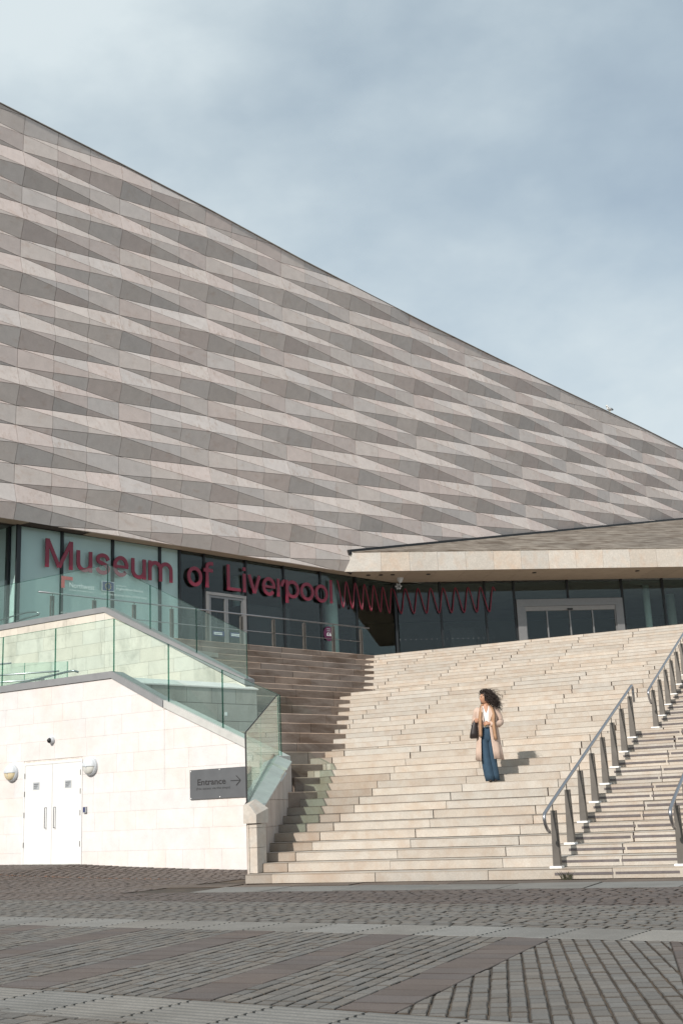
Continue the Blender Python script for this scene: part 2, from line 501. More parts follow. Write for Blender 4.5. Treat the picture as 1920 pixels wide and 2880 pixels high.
# --- folded cladding -------------------------------------------------
COLW, ROWH, S0 = 4.03, 0.6675, 18.66
DELTA = 0.20
ROOF = [(13.0, 25.55), (17.71, 25.18), (22.70, 24.80), (26.77, 24.44), (31.98, 23.87), (40.11, 23.17), (48.62, 22.57), (59.12, 21.93), (64.02, 21.56), (70, 21.15)]
def node(c, j):             # j counts rows downwards, half rows on odd columns
    z = 24.43 - ROWH * j
    ph = (j - 2.0) % 3.0 if c % 2 == 0 else (j - 0.5) % 3.0      # 0 on the ridge, 1 just below it, 2 in the valley
    if z > lerp_tab(ROOF, S0 + COLW * c) - 0.35: return Vector((S0 + COLW * c, z, 0.09))      # flush along the roof edge
    return Vector((S0 + COLW * c, z, DELTA if ph < .01 or ph > 2.99 else 0.0))
clad = []
nrmL = -FL.n
def clad_tri(a, b, c3):
    # plane through the three nodes: depth = A*s + B*z + C
    M = Matrix(((a.x, a.y, 1), (b.x, b.y, 1), (c3.x, c3.y, 1)))
    if abs(M.determinant()) < 1e-6: return
    A, Bq, Cq = M.inverted() @ Vector((a.z, b.z, c3.z))
    tri = [(a.x, a.y), (b.x, b.y), (c3.x, c3.y)]
    smin, smax = min(p[0] for p in tri), max(p[0] for p in tri)
    for k in range(3):
        e0, e1 = smin + (smax - smin) * k / 3, smin + (smax - smin) * (k + 1) / 3
        p = clip(clip(tri, -1, 0, -e0), 1, 0, e1)
        p = clip(p, 0, -1, -SOF) if len(p) > 2 else []
        if len(p) < 3: continue
        z0, z1 = lerp_tab(ROOF, e0), lerp_tab(ROOF, e1)
        m = (z1 - z0) / (e1 - e0)
        p = clip(p, -m, 1, z0 - m * e0)
        if len(p) < 3 or abs(area2(p)) < 0.004: continue
        p = inset(p, 0.008)
        if len(p) < 3 or abs(area2(p)) < 0.001: continue
        cs = sum(q[0] for q in p) / len(p); cz = sum(q[1] for q in p) / len(p)
        P3 = [FL.P(s, CL - (A * s + Bq * z + Cq), z) for s, z in p]
        nn = (FL.d * -A + Vector((0, 0, -Bq)) + nrmL).normalized()
        v = random.gauss(1.0, 0.038)
        t = random.random()
        if t < 0.30: col = (v * 1.0, v * 0.955, v * 0.94)       # pinkish stone
        elif t < 0.52: col = (v * 0.95, v * 0.965, v * 0.97)   # greyer stone
        else: col = (v, v * 0.99, v * 0.975)
        dist = FL.P(cs, CL, cz).length
        clad.append((abs(area2(p)) / dist ** 2, P3, nn, col, cs, cz))
for c in range(-2, 13):
    for k in range(-3, 46):
        j = k * 0.5
        if (c % 2 == 0) == (k % 2 == 0):    # vertical edge on column c from j to j+1
            clad_tri(node(c, j), node(c, j + 1), node(c + 1, j + 0.5))
        else:                                # vertical edge on column c+1
            clad_tri(node(c + 1, j), node(c + 1, j + 1), node(c, j + 0.5))
# the 300 panels that show largest become parts, the rest one joined part
def in_view(cs, cz):
    p = FL.P(cs, CL, cz) - Vector((0, 0, CAM_H))
    w = p.dot(_f); x, y = p.dot(_r2) / w, p.dot(_u2) / w
    return abs(x) < 0.297 and abs(y) < 0.445
clad.sort(key=lambda q: (-q[0] if in_view(q[4], q[5]) else 1))
rest = MB()
for i, (a, P3, nn, col, cs, cz) in enumerate(clad):
    if i < 300: MB().prism(P3, nn, 0.05, col).build('cladding_panel', 'clad', museum)
    else: rest.prism(P3, nn, 0.05, col)
rest.build('cladding_panels', 'clad', museum, kind='stuff')
# body behind the panels, capping trim
m = MB()
poly = [(13.0, SOF + 0.02)] + [(66.0, SOF + 0.02)] + [(66.0, lerp_tab(ROOF, 66) - 0.06)] + [(s, lerp_tab(ROOF, s) - 0.06) for s, _ in reversed(ROOF[:-1])]
for i in range(len(ROOF) - 1):
    s0, s1 = ROOF[i][0], min(ROOF[i + 1][0], 66.0)
    z0, z1 = lerp_tab(ROOF, s0) - 0.05, lerp_tab(ROOF, s1) - 0.05
    m.hexa([FL.P(s0, CL + 0.10, SOF + .02), FL.P(s1, CL + 0.10, SOF + .02), FL.P(s1, CL + 16, SOF + .02), FL.P(s0, CL + 16, SOF + .02),
            FL.P(s0, CL + 0.10, z0), FL.P(s1, CL + 0.10, z1), FL.P(s1, CL + 16, z1), FL.P(s0, CL + 16, z0)])
m.build('wall_core', 'backing', museum)
m = MB()
for i in range(len(ROOF) - 1):
    s0, s1 = ROOF[i][0], min(ROOF[i + 1][0], 66.0)
    z0, z1 = lerp_tab(ROOF, s0), lerp_tab(ROOF, s1)
    m.hexa([FL.P(s0, CL - 0.13, z0 + .004), FL.P(s1, CL - 0.13, z1 + .004), FL.P(s1, CL + 0.4, z1 + .006), FL.P(s0, CL + 0.4, z0 + .006),
            FL.P(s0, CL - 0.13, z0 + .025), FL.P(s1, CL - 0.13, z1 + .025), FL.P(s1, CL + 0.4, z1 + .035), FL.P(s0, CL + 0.4, z0 + .035)])
m.build('roof_edge', 'wall_grey', museum)

# --- soffits -----------------------------------------------------------
def soffit_panel(poly, parent, col=(1, 1, 1)):
    MB().prism([Vector((x, y, SOF - 0.004)) for x, y in poly], Vector((0, 0, -1)), 0.05, col).build('soffit_panel', 'soffit', parent)
s_end = FL.so(Vector((0.009, 47.05, 0)))[0]
corner = Vector((2.097, 49.917, 0))
far_left = FW.P(-36, 25.06, 0)
gl_corner = FL.P(19.143, GL, 0)
left_poly = [FL.P(12, CL, 0), FL.P(s_end, CL, 0), FL.P(s_end, GL + .02, 0), gl_corner, far_left]
left_poly = [(p.x, p.y) for p in left_poly]
for k in range(8):
    a, b = 12 + k * 3.2, 12 + (k + 1) * 3.2
    p = clip(clip(left_poly, -FL.d.x, -FL.d.y, -a), FL.d.x, FL.d.y, b)
    p = inset(p, 0.005) if len(p) > 2 else []
    if len(p) > 2: soffit_panel(p, museum, tintv(.06))

# --- canopy --------------------------------------------------------------
canopy = MB()
S_R = 30.0
rp = [FR.P(6.83, FA + .05, 0), FR.P(S_R, FA + .05, 0), FR.P(S_R, GR + .02, 0), corner, FL.P(s_end, GL + .02, 0), FL.P(s_end, CL, 0)]
canopy.fbox(FR, 7.4, S_R, FA + 0.10, FA + 0.5, SOF + .06, 11.34)
canopy = canopy.build('canopy', 'backing', museum)
rp2 = [(p.x, p.y) for p in rp]
for k in range(20):
    a, b = 5.972 + k * 1.195, 5.972 + (k + 1) * 1.195
    p = clip(clip(rp2, -FR.d.x, -FR.d.y, -a), FR.d.x, FR.d.y, b)
    p = inset(p, 0.005) if len(p) > 2 else []
    if len(p) > 2: soffit_panel(p, canopy, tintv(.06))
# fascia stones
edges = [6.80, 8.352] + [9.549 + 1.193 * k for k in range(18)]
for a, b in zip(edges, edges[1:]):
    lo = a
    hi_a = a + (0.20 if a < 7 else 0)
    poly = [FR.P(lo + .004, FA, SOF), FR.P(b - .004, FA, SOF), FR.P(b - .004, FA, 11.355), FR.P(hi_a + .004, FA, 11.365)]
    MB().prism(poly, -FR.n, 0.09, tintv(.09, .04)).build('fascia_stone', 'fascia', canopy)
# sloping stained roof slabs rising to meet the folded facade
SL = 0.318
def roof_pt(s, off, lift=0.0): return FR.P(s, off, 11.372 + SL * (off - FA) + lift)
cl_line = FL.n      # keep points in front of the cladding plane (FL off <= CL-0.28)
rn = (Vector((0, 0, 1)) - FR.n * SL).normalized()
rows = [FA - 0.03 + 1.55 * k for k in range(14)]
for r0, r1 in zip(rows, rows[1:]):
    sh = ((r0 - FA) * 0.9) % 1.193
    k = -2
    while 6.0 + k * 1.193 < S_R + 10:
        a, b = 5.972 + k * 1.193 + sh, 5.972 + (k + 1) * 1.193 + sh
        k += 1
        p = rect(a, b, r0, r1)
        # FL offset of point (s,off) on FR
        A = FR.d.dot(FL.n); Bq = FR.n.dot(FL.n)
        p = clip(p, A, Bq, CL - 0.24)
        p = clip(p, 1, 0, S_R + 6)
        p = inset(p, 0.011) if len(p) > 2 else []
        if len(p) < 3 or abs(area2(p)) < 0.03: continue
        MB().prism([roof_pt(s, o) for s, o in p], rn, 0.04, tintv(.12)).build('roof_slab', 'canopy_roof', canopy)
m = MB()    # dark gutter line where the canopy roof meets the facade
pa = FL.P(33.9, CL - 0.22, 0); pb = FL.P(66, CL - 0.22, 0)
za = 11.372 + SL * (FR.so(pa)[1] - FA); zb = 11.372 + SL * (FR.so(pb)[1] - FA)
m.hexa([pa + Vector((0, 0, za - .12)), pb + Vector((0, 0, zb - .12)), pb + FL.n * .15 + Vector((0, 0, zb - .12)), pa + FL.n * .15 + Vector((0, 0, za - .12)),
        pa + Vector((0, 0, za + .10)), pb + Vector((0, 0, zb + .10)), pb + FL.n * .15 + Vector((0, 0, zb + .10)), pa + FL.n * .15 + Vector((0, 0, za + .10))])
m.build('gutter', 'black', canopy)
for x, y in ((1.0, 47.94), (1.53, 48.02), (2.02, 48.08), (3.53, 48.3), (8.09, 49.0), (12.63, 49.62)):
    MB().tube([(x, y, SOF - .03), (x, y, SOF + .02)], 0.09, 14).build('downlight', 'black', canopy)

# --- glazing ------------------------------------------------------------
def pane(F, s0, s1, off, z0, z1, parent=museum, mat='glass_pane'):
    return MB().fbox(F, s0, s1, off, off + 0.016, z0, z1).build('pane', mat, parent)
def mull(F, s, off, z0=TOP_Z - .3, z1=SOF - .006, w=0.085, d=0.13, parent=museum):
    return MB().fbox(F, s - w / 2, s + w / 2, off - 0.035, off + d, z0, z1).build('mullion', 'mullion', parent)
ML = [19.143, 20.794, 22.811, 24.819, 25.699, 26.83, 28.86, 30.82, 32.834, 34.908]
for s in ML: mull(FL, s, GL)
for a, b in zip(ML + [37.20], ML[1:] + [37.22]):
    if b - a < .3: continue
    if abs(a - 26.83) < .01:
        pane(FL, a + .045, b - .045, GL, 9.13, SOF - .01)
    else:
        pane(FL, a + .045, b - .045, GL, TOP_Z - .3, SOF - .01)
pane(FL, 34.955, 37.22, GL, TOP_Z - .3, SOF - .01)
mull(FR, 9.34, GR, w=0.11)
MR = [11.326, 13.324, 14.64, 19.60, 21.507, 23.5, 25.5]
for s in MR: mull(FR, s, GR)
for a, b in ((9.4, 11.326), (11.326, 13.324), (13.324, 14.64), (19.60, 21.507), (21.507, 23.5), (23.5, 25.5)):
    pane(FR, a + .045, b - .045, GR, TOP_Z - .3, SOF - .01)
mull(FR, 17.09, GR, z0=9.70)
pane(FR, 14.685, 17.045, GR, 9.70, SOF - .01); pane(FR, 17.135, 19.555, GR, 9.70, SOF - .01)
# side facet at far left
for s in (-28.93, -29.32, -31.3, -33.3): mull(FW, s, 25.06, w=.07)
for a, b in ((-29.32, -28.93), (-31.3, -29.32), (-33.3, -31.3)): pane(FW, a + .035, b - .035, 25.06, TOP_Z - .3, SOF - .01)
# manifestation dots on the right hand panes
m = MB()
for k in range(19):
    s = 9.47 + 0.2295 * k
    if abs(s - 11.326) < .1 or abs(s - 13.324) < .1: continue
    c = FR.P(s, GR - .004, 8.03)
    m.ellipsoid(c, FR.d * .013, FR.n * .002, Vector((0, 0, .013)), 8, 4)
m.build('manifestation_dots', 'plate_grey', museum)
# translucent film backing on the leftmost panes
for a, b in ((19.143, 20.794), (20.794, 22.811), (22.811, 24.819), (24.819, 25.699)):
    MB().fbox(FL, a + .05, b - .05, GL + .05, GL + .07, TOP_Z - .3, SOF - .01).build('window_film', 'film', museum)
for a, b in ((-29.32, -28.93), (-31.3, -29.32), (-33.3, -31.3)):
    MB().fbox(FW, a + .04, b - .04, 25.11, 25.13, TOP_Z - .3, SOF - .01).build('window_film', 'film', museum)

# --- sliding entrance doors ---------------------------------------------
sd = MB()
sd.fbox(FR, 14.70, 15.07, GR - .10, GR + .15, TOP_Z - .3, 9.36)
sd.fbox(FR, 19.20, 19.54, GR - .10, GR + .15, TOP_Z - .3, 9.36)
sd.fbox(FR, 14.70, 19.54, GR - .103, GR + .15, 9.362, 9.672)
sliding = sd.build('sliding_door', 'alu_pale', museum)
MB().fbox(FR, 15.072, 19.198, GR - .06, GR + .1, 9.162, 9.358).build('door_header', 'alu', sliding)
for s in (15.09, 16.055, 17.09, 18.133, 19.18):
    MB().fbox(FR, s - .03, s + .03, GR - .04, GR + .03, TOP_Z, 9.160).build('door_stile', 'alu_pale', sliding)
for a, b in ((15.12, 16.025), (16.085, 17.06), (17.12, 18.103), (18.163, 19.15)):
    pane(FR, a, b, GR, TOP_Z, 9.158, sliding)
MB().fbox(FR, 16.97, 17.21, GR - .16, GR - .105, 9.165, 9.235).build('door_sensor', 'black', sliding)

# --- double doors under the lettering -------------------------------------
dd = MB()
for a, b in ((26.876, 27.02), (28.68, 28.815)): dd.fbox(FL, a, b, GL - .05, GL + .08, TOP_Z, 9.0)
dd.fbox(FL, 26.876, 28.815, GL - .06, GL + .08, 9.002, 9.11)
double = dd.build('double_door', 'alu', museum)
for a, b in ((27.025, 27.845), (27.855, 28.675)):
    lf = MB()
    lf.fbox(FL, a, a + .08, GL - .035, GL + .03, TOP_Z + .02, 8.99)
    lf.fbox(FL, b - .08, b, GL - .035, GL + .03, TOP_Z + .02, 8.99)
    lf.fbox(FL, a + .082, b - .082, GL - .034, GL + .03, 8.91, 8.99)
    lf.fbox(FL, a + .082, b - .082, GL - .034, GL + .03, TOP_Z + .02, TOP_Z + .2)
    lf.build('door_leaf', 'alu_pale', double)
    pane(FL, a + .085, b - .085, GL, TOP_Z + .2, 8.908, double)
    st = MB().fbox(FL, a + .16, b - .10, GL - .012, GL - .004, 7.50, 7.68).build('door_sticker', 'navy', double)
    for z_ in (7.545, 7.60):
        MB().fbox(FL, a + .22, b - .2, GL - .016, GL - .0125, z_, z_ + .03).build('sticker_print', 'white_print', st)

# --- interior seen through the glass ------------------------------------
it = MB()
it.fbox(FL, 19.3, 50, GL + 12, GL + 12.2, TOP_Z - .2, SOF)            # back wall left
it.fbox(FR, 9.0, 27, GR + 11, GR + 11.2, TOP_Z - .2, SOF)
it.fbox(FR, 26.0, 26.2, GR + .3, GR + 11, TOP_Z - .2, SOF)
it.fbox(FL, 19.0, 19.2, GL + .4, GL + 12, TOP_Z - .2, SOF)
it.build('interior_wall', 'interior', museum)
it = MB()
it.fbox(FL, 12.0, 50, GL + .25, GL + 12, SOF - .02, SOF + .1)
it.fbox(FR, 8.0, 27, GR + .25, GR + 11, SOF - .06, SOF - .03)
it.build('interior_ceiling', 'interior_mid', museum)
it = MB()
it.fbox(FL, 20, 50, GL + .2, GL + 12, TOP_Z - .25, TOP_Z - .04)
it.fbox(FR, 8.0, 27, GR + .2, GR + 11, TOP_Z - .26, TOP_Z - .03)
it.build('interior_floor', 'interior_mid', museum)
for F, s, o, r in ((FR, 21.3, GR + 1.4, .15), (FL, 34.4, GL + 1.0, .28), (FL, 30.6, GL + 2.6, .16), (FR, 23.6, GR + 4, .2), (FL, 26.2, GL + 1.2, .12)):
    c = F.P(s, o, 0)
    MB().tube([(c.x, c.y, TOP_Z - .1), (c.x, c.y, SOF)], r, 16).build('interior_column', 'interior_column', museum, smooth=True)
m = MB()
m.fbox(FL, 29.9, 32.2, GL + 1.2, GL + 3, TOP_Z - .05, 9.1); m.fbox(FR, 12.4, 13.6, GR + 3, GR + 4, TOP_Z - .03, 8.9)
m.build('interior_booth', 'black', museum)

# --- red lettering --------------------------------------------------------
sign = thing('facade_lettering', 'large raised dark red letters and wavy line fixed across the glazing', 'sign', FL.P(26.8, GL - .15, 9.25))
XH, CAP, BASE = 9.962, 10.205, 9.240
LET = [('M', 20.097, 21.138, BASE, CAP), ('u', 21.285, 21.905, BASE - .015, XH - .01), ('s', 22.033, 22.634, BASE - .02, XH), ('e', 22.755, 23.383, BASE - .02, XH),
       ('u', 23.505, 24.122, BASE - .015, XH - .01), ('m', 24.239, 25.294, BASE, XH), ('o', 25.964, 26.651, BASE - .02, XH), ('f', 26.72, 27.174, BASE, CAP + .02),
       ('L', 27.837, 28.50, BASE, CAP + .02), ('i', 28.595, 28.785, BASE, CAP), ('v', 28.87, 29.51, BASE, XH - .01), ('e', 29.60, 30.27, BASE - .02, XH),
       ('r', 30.365, 30.763, BASE, XH), ('p', 30.82, 31.544, 9.035, XH), ('o', 31.605, 32.355, BASE - .02, XH), ('o', 32.41, 33.14, BASE - .02, XH), ('l', 33.235, 33.43, BASE, CAP)]
SW = 0.134            # stroke width
def ribbon(mb, path, w, off, t=.04):
    """flat stroke of width w along a path of (s, z) points, t thick"""
    n = len(path); L, Rr = [], []
    for i in range(n):
        p, q = path[max(i - 1, 0)], path[min(i + 1, n - 1)]
        dx, dz = q[0] - p[0], q[1] - p[1]; l = math.hypot(dx, dz) or 1
        L.append((path[i][0] - dz / l * w / 2, path[i][1] + dx / l * w / 2)); Rr.append((path[i][0] + dz / l * w / 2, path[i][1] - dx / l * w / 2))
    vs = [FL.P(s_, off, z_) for s_, z_ in L + Rr] + [FL.P(s_, off + t, z_) for s_, z_ in L + Rr]
    fs = [(0, n, 3 * n, 2 * n), (n - 1, 3 * n - 1, 4 * n - 1, 2 * n - 1)]
    for i in range(n - 1):
        fs += [(i, i + 1, n + i + 1, n + i), (2 * n + i, 3 * n + i, 3 * n + i + 1, 2 * n + i + 1), (i, 2 * n + i, 2 * n + i + 1, i + 1), (n + i, n + i + 1, 3 * n + i + 1, 3 * n + i)]
    mb.add(vs, fs)
def arc(cx, cz, rx, rz, a0, a1, n=18):
    return [(cx + rx * math.cos(R(a0 + (a1 - a0) * i / n)), cz + rz * math.sin(R(a0 + (a1 - a0) * i / n))) for i in range(n + 1)]
def smooth_path(pts, n=6):
    out = []
    for i in range(len(pts) - 1):
        p0, p1, p2, p3 = pts[max(i - 1, 0)], pts[i], pts[i + 1], pts[min(i + 2, len(pts) - 1)]
        for k in range(n):
            t = k / n
            out.append(tuple(.5 * ((2 * p1[c]) + (-p0[c] + p2[c]) * t + (2 * p0[c] - 5 * p1[c] + 4 * p2[c] - p3[c]) * t * t + (-p0[c] + 3 * p1[c] - 3 * p2[c] + p3[c]) * t ** 3) for c in (0, 1)))
    return out + [pts[-1]]
def letter(ch, a, b, z0, z1):
    m = MB(); h = SW / 2; o = GL - .125; e = .0015
    cx, cz = (a + b) / 2, (z0 + z1) / 2; rx, rz = (b - a) / 2 - h, (z1 - z0) / 2 - h
    stem = lambda s_, lo, hi, k=0: ribbon(m, [(s_, lo), (s_, hi)], SW, o - e * k)
    if ch == 'M':
        stem(a + h, z0, z1); stem(b - h, z0, z1)
        ribbon(m, [(a + h * 1.1, z1 - .02), (cx, z0 + .04)], SW * .95, o - e); ribbon(m, [(b - h * 1.1, z1 - .02), (cx, z0 + .04)], SW * .95, o - 2 * e)
    elif ch == 'u':
        stem(b - h, z0 + .01, z1)
        ribbon(m, [(a + h, z1), (a + h, z0 + h + rx)] + arc(cx, z0 + h + rx, rx, rx, 180, 350, 16), SW, o - e)
    elif ch == 's':
        P = [(.97, .74), (.80, .93), (.5, 1.0), (.2, .94), (.05, .78), (.18, .61), (.5, .52), (.82, .42), (.97, .24), (.80, .06), (.5, 0), (.18, .06), (.02, .27)]
        ribbon(m, smooth_path([(a + h + x * 2 * rx, z0 + h + y * 2 * rz) for x, y in P]), SW, o)
    elif ch == 'e':
        ribbon(m, arc(cx, cz, rx, rz, 2, 322, 34), SW, o); ribbon(m, [(a + SW * .6, cz - .01), (b - .01, cz - .01)], SW * .72, o - e)
    elif ch == 'm':
        stem(a + h, z0, z1 - .01); r2 = (b - a - SW) / 4
        for k in (0, 1):
            c = a + h + r2 * (2 * k + 1)
            ribbon(m, arc(c, z1 - h - r2, r2, r2, 170, 0, 14) + [(c + r2, z0)], SW, o - e * (k + 1))
    elif ch == 'o':
        ribbon(m, arc(cx, cz, rx, rz, 0, 360, 40), SW, o)
    elif ch == 'f':
        c = a + .165
        ribbon(m, [(c, z0), (c, z1 - .20)] + arc(c + .16, z1 - .20 - h + .08, .16, .12, 180, 80, 8) + [(b, z1 - h)], SW, o)
        ribbon(m, [(a, XH - .07), (b - .02, XH - .07)], .13, o - e)
    elif ch == 'L':
        stem(a + h, z0, z1); ribbon(m, [(a, z0 + h * .9), (b, z0 + h * .9)], SW * .9, o - e)
    elif ch == 'i':
        stem(cx, z0, XH - .01); ribbon(m, [(cx, z1 - .14), (cx, z1)], SW, o)
    elif ch == 'l':
        stem(cx, z0, z1)
    elif ch == 'v':
        ribbon(m, [(a + h * .9, z1), (cx, z0 + .02)], SW, o); ribbon(m, [(b - h * .9, z1), (cx, z0 + .02)], SW, o - e)
    elif ch == 'r':
        stem(a + h, z0, z1 - .01); ribbon(m, arc(b + .02, z1 - .34, .34 - .16, .34 - h, 170, 92, 10), SW, o - e)
    elif ch == 'p':
        stem(a + h, z0, XH - .01); ribbon(m, arc(cx, (BASE + XH) / 2, rx, (XH - BASE) / 2 - h, 0, 360, 36), SW, o - e)
    return m
for ch, a, b, z0, z1 in LET:
    letter(ch, a, b, z0, z1).build('letter', 'red', sign)
def wave(F, off, keys):
    pts = []
    for (s0, z0), (s1, z1) in zip(keys, keys[1:]):
        for i in range(12):
            t = i / 12
            # flattened sine: straight flanks, round ends
            q = 0.5 - 0.5 * math.cos(math.pi * t)
            q = q * 0.8 + t * 0.2
            pts.append(F.P(s0 + (s1 - s0) * (t * .55 + .45 * (0.5 - 0.5 * math.cos(math.pi * t)) if False else t), off, z0 + (z1 - z0) * q))
    pts.append(F.P(keys[-1][0], off, keys[-1][1]))
    return pts
pk = [33.70, 34.234, 34.771, 35.321, 35.886, 36.463, 37.03]
tr = [33.957, 34.501, 35.065, 35.632, 36.196, 36.755]
kl = []
for i in range(6): kl += [(pk[i], 10.235), (tr[i] + .06, 9.135)]
kl.append((pk[6], 10.235))
pkr = [9.775, 10.337, 10.894, 11.454, 11.999, 12.565, 13.122, 13.689]
trr = [9.503, 10.056, 10.616, 11.17, 11.723, 12.275, 12.84, 13.398]
kr = [(9.24, 10.235)]
for a, b in zip(trr, pkr): kr += [(a + .06, 9.145), (b, 10.245)]
kr.append((13.79, 10.08))
MB().tube(wave(FL, GL - .11, kl) , 0.025, 8).build('wave_line', 'red', sign, smooth=True)
MB().tube(wave(FR, GR - .11, kr), 0.025, 8).build('wave_line', 'red', sign, smooth=True)

# --- decals on the glass -------------------------------------------------
OFD = GL - .045
dec = thing('sponsor_decal', 'white sponsor lettering with red bracket mark on the left glazing', 'decal', FL.P(21.3, OFD, 8.6))
m = MB()
m.fbox(FL, 20.75, 21.19, OFD - .004, OFD, 8.90, 9.02); m.fbox(FL, 20.75, 20.88, OFD - .004, OFD, 8.62, 8.898)
m.build('bracket_mark', 'red_logo', dec)
m = MB(); put_glyph(m, 'Northwest', FL, 21.07, 22.044, 8.665, 8.835, OFD); m.build('print', 'white_print', dec)
m = MB(); put_glyph(m, 'REGIONAL DEVELOPMENT AGENCY', FL, 21.07, 22.044, 8.56, 8.60, OFD); m.build('print', 'white_print', dec)
dec2 = thing('flag_decal', 'dark blue flag decal with ring of yellow stars beside funding text on glazing', 'decal', FL.P(23.0, OFD, 8.55))
MB().fbox(FL, 22.343, 22.843, OFD - .004, OFD, 8.68, 9.02).build('flag_border', 'white_print', dec2)
MB().fbox(FL, 22.36, 22.826, OFD - .007, OFD - .0045, 8.695, 9.005).build('flag_field', 'navy', dec2)
for k in range(12):
    a = math.pi * k / 6
    c = (22.593 + .11 * math.cos(a), 8.85 + .11 * math.sin(a))
    m = MB()
    st = [FL.P(c[0] + (.022 if q % 2 == 0 else .009) * math.sin(q * math.pi / 5), OFD - .009, c[1] + (.022 if q % 2 == 0 else .009) * math.cos(q * math.pi / 5)) for q in range(10)]
    m.add(st, [tuple(range(9, -1, -1))])
    m.build('star', 'yellow', dec2)
for tx, a, b, z0, z1 in (('INVESTING IN', 22.92, 23.33, 8.895, 8.935), ('englandnorthwest', 22.92, 24.05, 8.75, 8.86), ('EUROPEAN REGIONAL DEVELOPMENT FUND', 22.34, 24.21, 8.55, 8.61)):
    m = MB(); put_glyph(m, tx, FL, a, b, z0, z1, OFD); m.build('print', 'white_print', dec2)
rd = thing('price_roundel', 'round purple price sticker reading 6 pounds on the glazing behind the railing', 'sticker', FL.P(33.17, OFD, 7.69))
m = MB()
m.add([FL.P(33.17 + .285 * math.cos(2 * math.pi * q / 28), OFD - .002, 7.99 + .30 * math.sin(2 * math.pi * q / 28)) for q in range(28)], [tuple(range(28))])
m.build('disc', 'purple', rd)
m = MB(); put_glyph(m, '£6', FL, 33.04, 33.31, 7.90, 8.05, OFD - .006, offset=.02); m.build('print', 'white_print', rd)
for z_ in (8.10, 8.18): MB().fbox(FL, 33.07, 33.27, OFD - .007, OFD - .004, z_, z_ + .025).build('print', 'plate_grey', rd)
# ================================================================== STAIRCASE
RZ, TR, D0, L1, L2 = 0.15, 0.4447, 17.469, 1.611, 1.545
def ROFF(i): return D0 + (i - 1) * TR + (L1 if i >= 17 else 0) + (L2 if i >= 31 else 0)
OL = {5: 17.29, 6: 17.922, 7: 18.566, 8: 19.206, 9: 20.677, 10: 21.323, 11: 21.966, 12: 22.605, 13: 23.255, 14: 23.91, 15: 24.555,
      16: 25.69, 17: 26.329, 18: 26.962, 19: 27.618, 20: 28.278, 21: 28.92, 22: 29.559}
stairs = thing('stone_staircase', 'broad flight of pale granite block steps climbing to the museum entrance', 'staircase', FS.P(-6, D0, 0))
CH0, CH1 = Vector((-1.634, 20.551, 0)), Vector((-1.235, 23.92, 0))      # right face line of the low side wall
chd = (CH1 - CH0).normalized()
def s_cheek(off):     # FS s where riser plane meets the side wall
    n = Vector((chd.y, -chd.x, 0)); k = n.dot(CH0)
    return (k - off * n.dot(FS.n)) / n.dot(FS.d)
def s_corner(i):
    o = OL[(i + 1) // 2]
    return (o - ROFF(i) * FS.n.dot(FL.n)) / FS.d.dot(FL.n)
blocks = []
for i in range(1, 45):
    o0 = ROFF(i); o1 = ROFF(i + 1) + .03 if i < 44 else o0 + .5
    left = s_cheek(o0) - .1 if i < 9 else s_corner(i) - .45
    if i == 1: left = -10.235
    jo = -9.70 - .04 if i % 2 else -9.70 + .04
    cuts = [left]
    k = -6
    while jo + 1.86 * k < 0.9:
        s = jo + 1.86 * k + random.uniform(-.012, .012)
        if s > left + .35: cuts.append(s)
        k += 1
    cuts.append(1.0)
    for a, b in zip(cuts, cuts[1:]):
        if i >= 17 and (b - a) > 1.2 and random.random() < .13 and not (-5.3 < a < -2.9):
            mid = a + (b - a) * random.uniform(.35, .65); parts = ((a, mid), (mid, b))
        else: parts = ((a, b),)
        for a2, b2 in parts:
            g = random.uniform(.003, .007) if i < 14 else random.uniform(.005, .010)
            if random.random() < .18: g = .012 if i < 14 else .019
            dy = random.uniform(-.006, .006)
            bl = (a2 + g, b2 - g, o0 + dy, o1, (i - 1) * RZ + .007, i * RZ + random.uniform(-.003, .003))
            d = FS.P((a2 + b2) / 2, o0, i * RZ).length
            vis = FS.P(a2, o0, 0)
            tc_ = tintv(.095, .025)
            if a2 <= left + .01 and i < 17: tc_ = tuple(c * q for c, q in zip(tc_, (.80, .76, .73)))      # corner grime, plus the side wall's shadow deepened in the tint
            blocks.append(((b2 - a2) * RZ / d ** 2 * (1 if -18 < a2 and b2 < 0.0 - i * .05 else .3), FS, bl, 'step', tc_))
ln, wd = FW.n, FL.d
for j in range(5, 23):
    o0 = OL[j]; o1 = OL[j + 1] + .03 if j < 22 else o0 + .4
    right = FL.so(FS.P(s_corner(2 * j), ROFF(2 * j), 0))[0] + .22
    lim = 19.86 if j <= 10 else 23.86
    left = (lim - o0 * FL.n.dot(ln)) / FL.d.dot(ln)
    if j == 11: left = 19.85
    if j == 5: left = FL.so(FS.P(s_cheek(ROFF(9)), ROFF(9), 0))[0] - .35
    if j in (6, 7): left = max(left, FL.so(CH1)[0] - .25 + .3 * (j - 6))
    cuts = [left]; s = right - random.uniform(.5, 1.9)
    q = []
    while s > left + .4:
        q.append(s); s -= random.choice((1.5, 1.85, 1.85, 2.1))
    cuts += sorted(q) + [right]
    for a, b in zip(cuts, cuts[1:]):
        g = random.uniform(.004, .013)
        bl = (a + g, b - g, o0 + random.uniform(-.006, .006), o1, (2 * j - 2) * RZ + .007, 2 * j * RZ - .004)
        d = FL.P((a + b) / 2, o0, j * .3).length
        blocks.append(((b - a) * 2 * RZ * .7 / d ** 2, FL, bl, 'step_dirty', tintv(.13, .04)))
blocks.sort(key=lambda q: -q[0])
